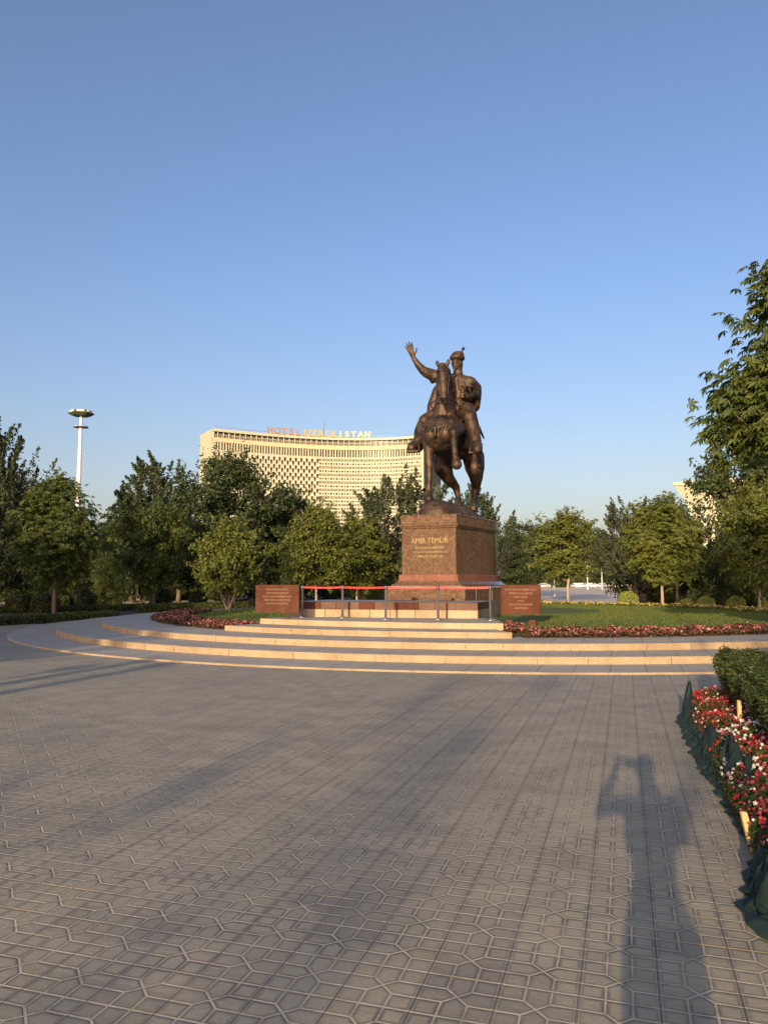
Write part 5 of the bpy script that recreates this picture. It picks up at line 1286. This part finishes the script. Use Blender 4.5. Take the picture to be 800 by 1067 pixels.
# ------------------------------------------------------------------ cars on the far road
def car(x, y, rz, mat, label, kind='car'):
    t = thing('parked_car' if kind == 'car' else 'delivery_van', (x, y, gz(x, y) + .004), label, 'car' if kind == 'car' else 'van', None, rz)
    if kind == 'car':
        prof = [(-2.15, .28), (2.15, .28), (2.2, .62), (2.05, .86), (1.15, .96), (.45, 1.42), (-.95, 1.45), (-1.65, 1.0), (-2.15, .92), (-2.2, .6)]; wx = 1.32; R_ = .33
        win = [(1.02, .97), (.42, 1.37), (-.92, 1.40), (-1.48, 1.0)]
    else:
        prof = [(-2.7, .32), (2.5, .32), (2.6, .9), (2.35, 1.25), (1.75, 2.05), (1.2, 2.15), (1.15, 2.6), (-2.7, 2.6)]; wx = 1.65; R_ = .38; win = [(2.25, 1.3), (1.72, 1.98), (1.0, 1.98), (1.0, 1.3)]
    mb = MB(); zt = max(p[1] for p in prof)
    def side(s): return [(px_, s * (.84 - .16 * smooth(.95, zt, pz) if kind == 'car' else .95), pz) for px_, pz in prof]
    mb.loft([side(-1), side(1)]); build(mb, 'body', M[mat], t)
    for s in (-1, 1):
        mb = MB(); k = 1.0; vs = [(a, s * ((.84 - .16 * smooth(.95, zt, b) if kind == 'car' else .95) + .004), b) for a, b in win]; vs += [(a, v[1] - s * .02, b) for (a, b), v in zip(win, vs)]
        mb.add(vs, [(0, 1, 2, 3), (7, 6, 5, 4)] + [(i, (i + 1) % 4, 4 + (i + 1) % 4, 4 + i) for i in range(4)]); build(mb, 'window', M['glass'], t)
        mb = MB(); mb.bevbox(((2.16 if kind == 'car' else 2.55), s * .6, .68), (.08, .3, .14), .02); build(mb, 'headlight', M['lamp_lens'], t)
    for sx in (-1, 1):
        for s in (-1, 1):
            mb = MB(); c = (sx * wx, s * .80, R_); n = 16
            mb.loft([[(c[0] + r * math.cos(2 * math.pi * k / n), c[1] + s * yy, c[2] + r * math.sin(2 * math.pi * k / n)) for k in range(n)] for r, yy in ((R_ * .9, -.1), (R_, -.08), (R_, .06), (R_ * .9, .08))]); w = build(mb, 'wheel', M['rubber'], t)
            mb = MB(); mb.loft([[(c[0] + r * math.cos(2 * math.pi * k / n), c[1] + s * yy, c[2] + r * math.sin(2 * math.pi * k / n)) for k in range(n)] for r, yy in ((R_ * .6, .05), (R_ * .6, .085), (R_ * .2, .095))]); build(mb, 'rim', M['chrome'], w)
    return t
M['car_grey'] = simple('silver_car_paint', (.42, .43, .44), .3, .4, .05); M['car_dark'] = simple('dark_car_paint', (.03, .03, .035), .3, .2, .05)
def car_px(px, d, rz, mat, label, kind='car'): p = at(px, 609, d); car(p.x, d, rz, mat, label, kind)
car_px(599.5, 218, R(95), 'white', 'small white car seen end on, leftmost on the far road')
car_px(607, 226, R(8), 'white', 'white car side on behind the left white lamp post')
car_px(617, 219, R(5), 'white', 'white car side on between the two white lamp posts')
car_px(627.5, 228, R(0), 'car_grey', 'silver car partly hidden by the right white lamp post')
car_px(641, 217, R(75), 'cream_van', 'cream box van at the right end of the far road', 'van') if False else None
M['cream_van'] = simple('cream_van_paint', (.78, .72, .50), .45, 0, .05)
car_px(641, 217, R(80), 'cream_van', 'cream box van at the right end of the far road', 'van')
car_px(652, 224, R(20), 'white', 'white car rightmost on the far road, beside the cream van')
car_px(571, 232, R(0), 'car_dark', 'dark car on the far road left of the thin trunk')
car_px(565, 221, R(180), 'car_grey', 'silver car on the far road above the right tablet')

# ------------------------------------------------------------------ people
def person(loc, rz, label, J, mats, voxel=.022, hair=None, scale=1.0, hands=None, hairm='hair_dark'):
    """J: joints in local metres (y is the facing direction reversed: the person looks to -y)"""
    t = thing('person', loc, label, 'person', None, rz); mb = MB(); g = lambda k: Vector(J[k])
    pel, che, nk, hd = g('pelvis'), g('chest'), g('neck'), g('head')
    sh = [g('shl'), g('shr')]
    mb.ell(pel, (.165, .115, .13)); mb.chain([pel, pel.lerp(che, .5), che], [.125, .118, .13]); mb.ell(che, (.175, .12, .16))
    mb.chain([sh[0], che + Vector((0, 0, .11)), sh[1]], [.062, .085, .062]); mb.chain([che + Vector((0, 0, .1)), nk, hd - Vector((0, -.01, .06))], [.07, .056, .055])
    mb.ell(hd, (.075, .095, .115)); mb.ell(hd + Vector((0, -.02, -.06)), (.058, .07, .06))
    fd = Vector(J.get('face', (0, -1, 0))).normalized(); sd = fd.cross(Vector((0, 0, 1)))
    mb.cap(hd + fd * .09 + Vector((0, 0, .01)), hd + fd * .112 + Vector((0, 0, -.02)), .012, .016, 8)
    for s in (-1, 1):
        mb.ell(hd + sd * .077 * s, (.014, .024, .032)); mb.ell(hd + fd * .083 + sd * .032 * s + Vector((0, 0, .03)), (.022, .014, .012))
    mb.ell(hd + fd * .09 - Vector((0, 0, .055)), (.026, .012, .012))
    for s, a in (('l', 0), ('r', 1)):
        e, w = g('el' + s), g('wr' + s); mb.chain([sh[a], sh[a].lerp(e, .5), e], [.058, .050, .042]); mb.chain([e, e.lerp(w, .35), w], [.043, .042, .028])
        hv = Vector(J.get('hv' + s, tuple(w - e))).normalized(); side = Vector(J.get('hs' + s, (1, 0, 0))); side = (side - hv * side.dot(hv)).normalized(); pn = side.cross(hv)
        for k in range(4):
            b = w + hv * .085 + side * (-.03 + .02 * k); mb.chain([w + hv * .015 + side * (-.018 + .012 * k), b], [.017, .0125], 8)
            ln = (.066, .078, .074, .058)[k]; m1 = b + (hv * .9 + pn * .35).normalized() * ln * .5; m2 = m1 + (hv * .5 + pn * .85).normalized() * ln * .5; mb.chain([b, m1, m2], [.0115, .0105, .008], 8)
        tb = w + hv * .03 - side * .03; t1 = tb + (hv * .65 - side * .7).normalized() * .042; mb.chain([tb, t1, t1 + (hv * .9 + pn * .4).normalized() * .032], [.016, .0125, .009], 8)
        h, k, an = g('hip' + s), g('kn' + s), g('an' + s); mb.chain([h, h.lerp(k, .5), k], [.088, .078, .058]); mb.chain([k, k.lerp(an, .35), an], [.057, .056, .04])
        ft = Vector(J.get('ft' + s, (0, -1, 0))).normalized(); mb.chain([an - Vector((0, 0, .045)) - ft * .03, an - Vector((0, 0, .05)) + ft * .10, an - Vector((0, 0, .055)) + ft * .16], [.042, .038, .026], 10)
    me = remesh(mb, voxel, 2); me.materials.clear()
    for m in mats: me.materials.append(M[m])
    skin_hi, trous, shoe = J['neck'][2] + .0, J['waist'], min(J['anl'][2], J['anr'][2]) + .02
    WL = [g('wrl'), g('wrr')]; EL = [g('ell'), g('elr')]; KN = [(g('hipl'), g('knl'), g('anl')), (g('hipr'), g('knr'), g('anr'))]
    def segd(p, a, b):
        d = b - a; u = max(0, min(1, (p - a).dot(d) / d.length_squared)); return (p - a - d * u).length
    mi = []
    for f in me.polygons:
        c = f.center
        dl = min(min(segd(c, h, k), segd(c, k, a)) for h, k, a in KN); dt = min(segd(c, pel, che), segd(c, sh[0], EL[0]), segd(c, sh[1], EL[1])); da = min(segd(c, EL[i], WL[i]) for i in (0, 1))
        if (c - hd).length < .135 and c.z > nk.z - .01: m = 0
        elif min((c - w).length for w in WL) < .19 and da < .22 and min((c - w).length for w in WL) < min((c - e).length for e in EL): m = 0
        elif c.z < shoe: m = 3
        elif dl < min(dt, da) or (c.z < trous and dl < .25 and dl < da): m = 2
        else: m = 1
        mi.append(m)
    me.polygons.foreach_set('material_index', mi); body = obj('body', me, t)
    mb = MB(); bk = -fd
    mb.ell(hd + Vector((0, 0, .035)) + bk * .018, (.086, .10, .098))
    if hair == 'long': mb.chain([hd + bk * .05 + Vector((0, 0, .03)), hd + bk * .075 - Vector((0, 0, .12)), hd + bk * .06 - Vector((0, 0, .24))], [.085, .08, .055])
    hm = remesh(mb, .016, 1); hm.materials.clear(); hm.materials.append(M[hairm])
    # keep the face clear: drop hair faces in front of it
    o = obj('hair', hm, t); import bmesh as bm_
    b = bm_.new(); b.from_mesh(hm); kill = [f for f in b.faces if (f.calc_center_median() - hd).dot(fd) > .045 and (f.calc_center_median() - hd).z < .085]
    bm_.ops.delete(b, geom=kill, context='FACES'); b.to_mesh(hm); b.free()
    t.scale = (scale,) * 3
    return t
STAND = dict(pelvis=(0, 0, .95), waist=1.0, chest=(0, .0, 1.27), neck=(0, .0, 1.50), head=(0, -.015, 1.615), shl=(-.19, 0, 1.42), shr=(.19, 0, 1.42), ell=(-.25, .02, 1.14), elr=(.25, .02, 1.14), wrl=(-.25, -.08, .90), wrr=(.25, -.08, .90),
             hipl=(-.09, 0, .92), hipr=(.09, 0, .92), knl=(-.10, -.02, .50), knr=(.10, .0, .50), anl=(-.10, .02, .09), anr=(.10, .02, .09))
ph = dict(STAND); ph.update(head=(.0, .02, 1.645), neck=(0, .01, 1.51), shl=(-.20, 0, 1.42), shr=(.20, 0, 1.42), ell=(-.285, .18, 1.33), wrl=(-.125, .35, 1.625), elr=(.26, .20, 1.20), wrr=(.115, .36, 1.55), hvl=(.35, .45, .25), hvr=(-.35, .5, .4), face=(0, 1, 0), ftl=(0, 1, 0), ftr=(0, 1, 0), hsl=(0, 0, 1), hsr=(0, 0, 1), anl=(-.075, 0, .09), anr=(.075, .05, .09), knl=(-.085, .02, .50), knr=(.085, .04, .50))
person((-.04, -.46, 0), 0, 'photographer holding up a phone with one elbow raised, throwing the long shadow on the pavers', ph, ('skin', 'black_cloth', 'navy_cloth', 'rubber'))
mb = MB(); mb.bevbox((0, 0, 0), (.152, .009, .074), .003); o = build(mb, 'phone', M['rubber'], None, (0, -.018, 1.61)); tag(o, 'dark phone held up in both hands of the photographer', 'phone')
wk = dict(STAND); wk.update(knl=(-.10, -.10, .52), anl=(-.10, -.16, .09), anr=(.10, .22, .11), knr=(.10, .04, .50), wrl=(-.24, -.16, .95), wrr=(.24, .10, .93))
p = at(137.3, 611.7, 84); person((p.x, 84, gz(p.x, 84)), R(70), 'man in a white shirt and dark trousers walking far behind the left hedges', wk, ('skin', 'white_cloth', 'navy_cloth', 'rubber'))
SIT = dict(pelvis=(0, .05, .53), waist=.56, chest=(0, .03, .86), neck=(0, .02, 1.09), head=(0, -.01, 1.205), shl=(-.18, .02, 1.01), shr=(.18, .02, 1.01), ell=(-.22, -.04, .75), elr=(.22, -.04, .75), wrl=(-.10, -.26, .66), wrr=(.10, -.26, .66),
           hipl=(-.10, .03, .51), hipr=(.10, .03, .51), knl=(-.11, -.40, .50), knr=(.11, -.40, .50), anl=(-.11, -.40, .09), anr=(.11, -.42, .09))
def bench(x, y, z, rz, label):
    t = thing('park_bench', (x, y, z), label, 'bench', None, rz)
    mb = MB()
    for k in range(4): mb.bevbox((0, -.15 + .12 * k, .42), (1.5, .10, .04), .006)
    build(mb, 'seat', M['bench_wood'], t); mb = MB()
    for k in range(3): mb.bevbox((0, .30 + .03 * k, .56 + .14 * k), (1.5, .035, .10), .006)
    build(mb, 'backrest', M['bench_wood'], t)
    for s in (-1, 1):
        mb = MB(); mb.tube([(s * .6, -.2, 0), (s * .6, -.2, .40)], .03, 8); mb.tube([(s * .6, .26, 0), (s * .6, .27, .42), (s * .6, .39, .92)], .03, 8); mb.tube([(s * .6, -.2, .40), (s * .6, .28, .40)], .025, 8); build(mb, 'leg', M['dark_steel'], t)
p = at(656.3, 614, 46.5); bench(p.x + .25, 46.6, gz(p.x, 46.5), R(-15), 'dark wooden bench behind the lawn under the seated woman')
person((p.x, 46.5, gz(p.x, 46.5)), R(-15), 'woman in black with light brown hair sitting on a bench behind the lawn', SIT, ('skin', 'black_cloth', 'black_cloth', 'rubber'), hair='long', hairm='hair_light')
p = at(662.5, 619.5, 45.8); person((p.x, 45.8, gz(p.x, 45.8)), R(-40), 'small child in pink standing beside the seated woman', STAND, ('skin', 'pink_cloth', 'white_cloth', 'rubber'), scale=.56)
p = at(143.5, 617, 70); bench(p.x, 70.1, gz(p.x, 70), R(30), 'dark bench beside the straight trunk behind the left hedge'); person((p.x, 70, gz(p.x, 70)), R(30), 'person in dark clothes sitting on the bench behind the left hedge', SIT, ('skin', 'black_cloth', 'navy_cloth', 'rubber'))
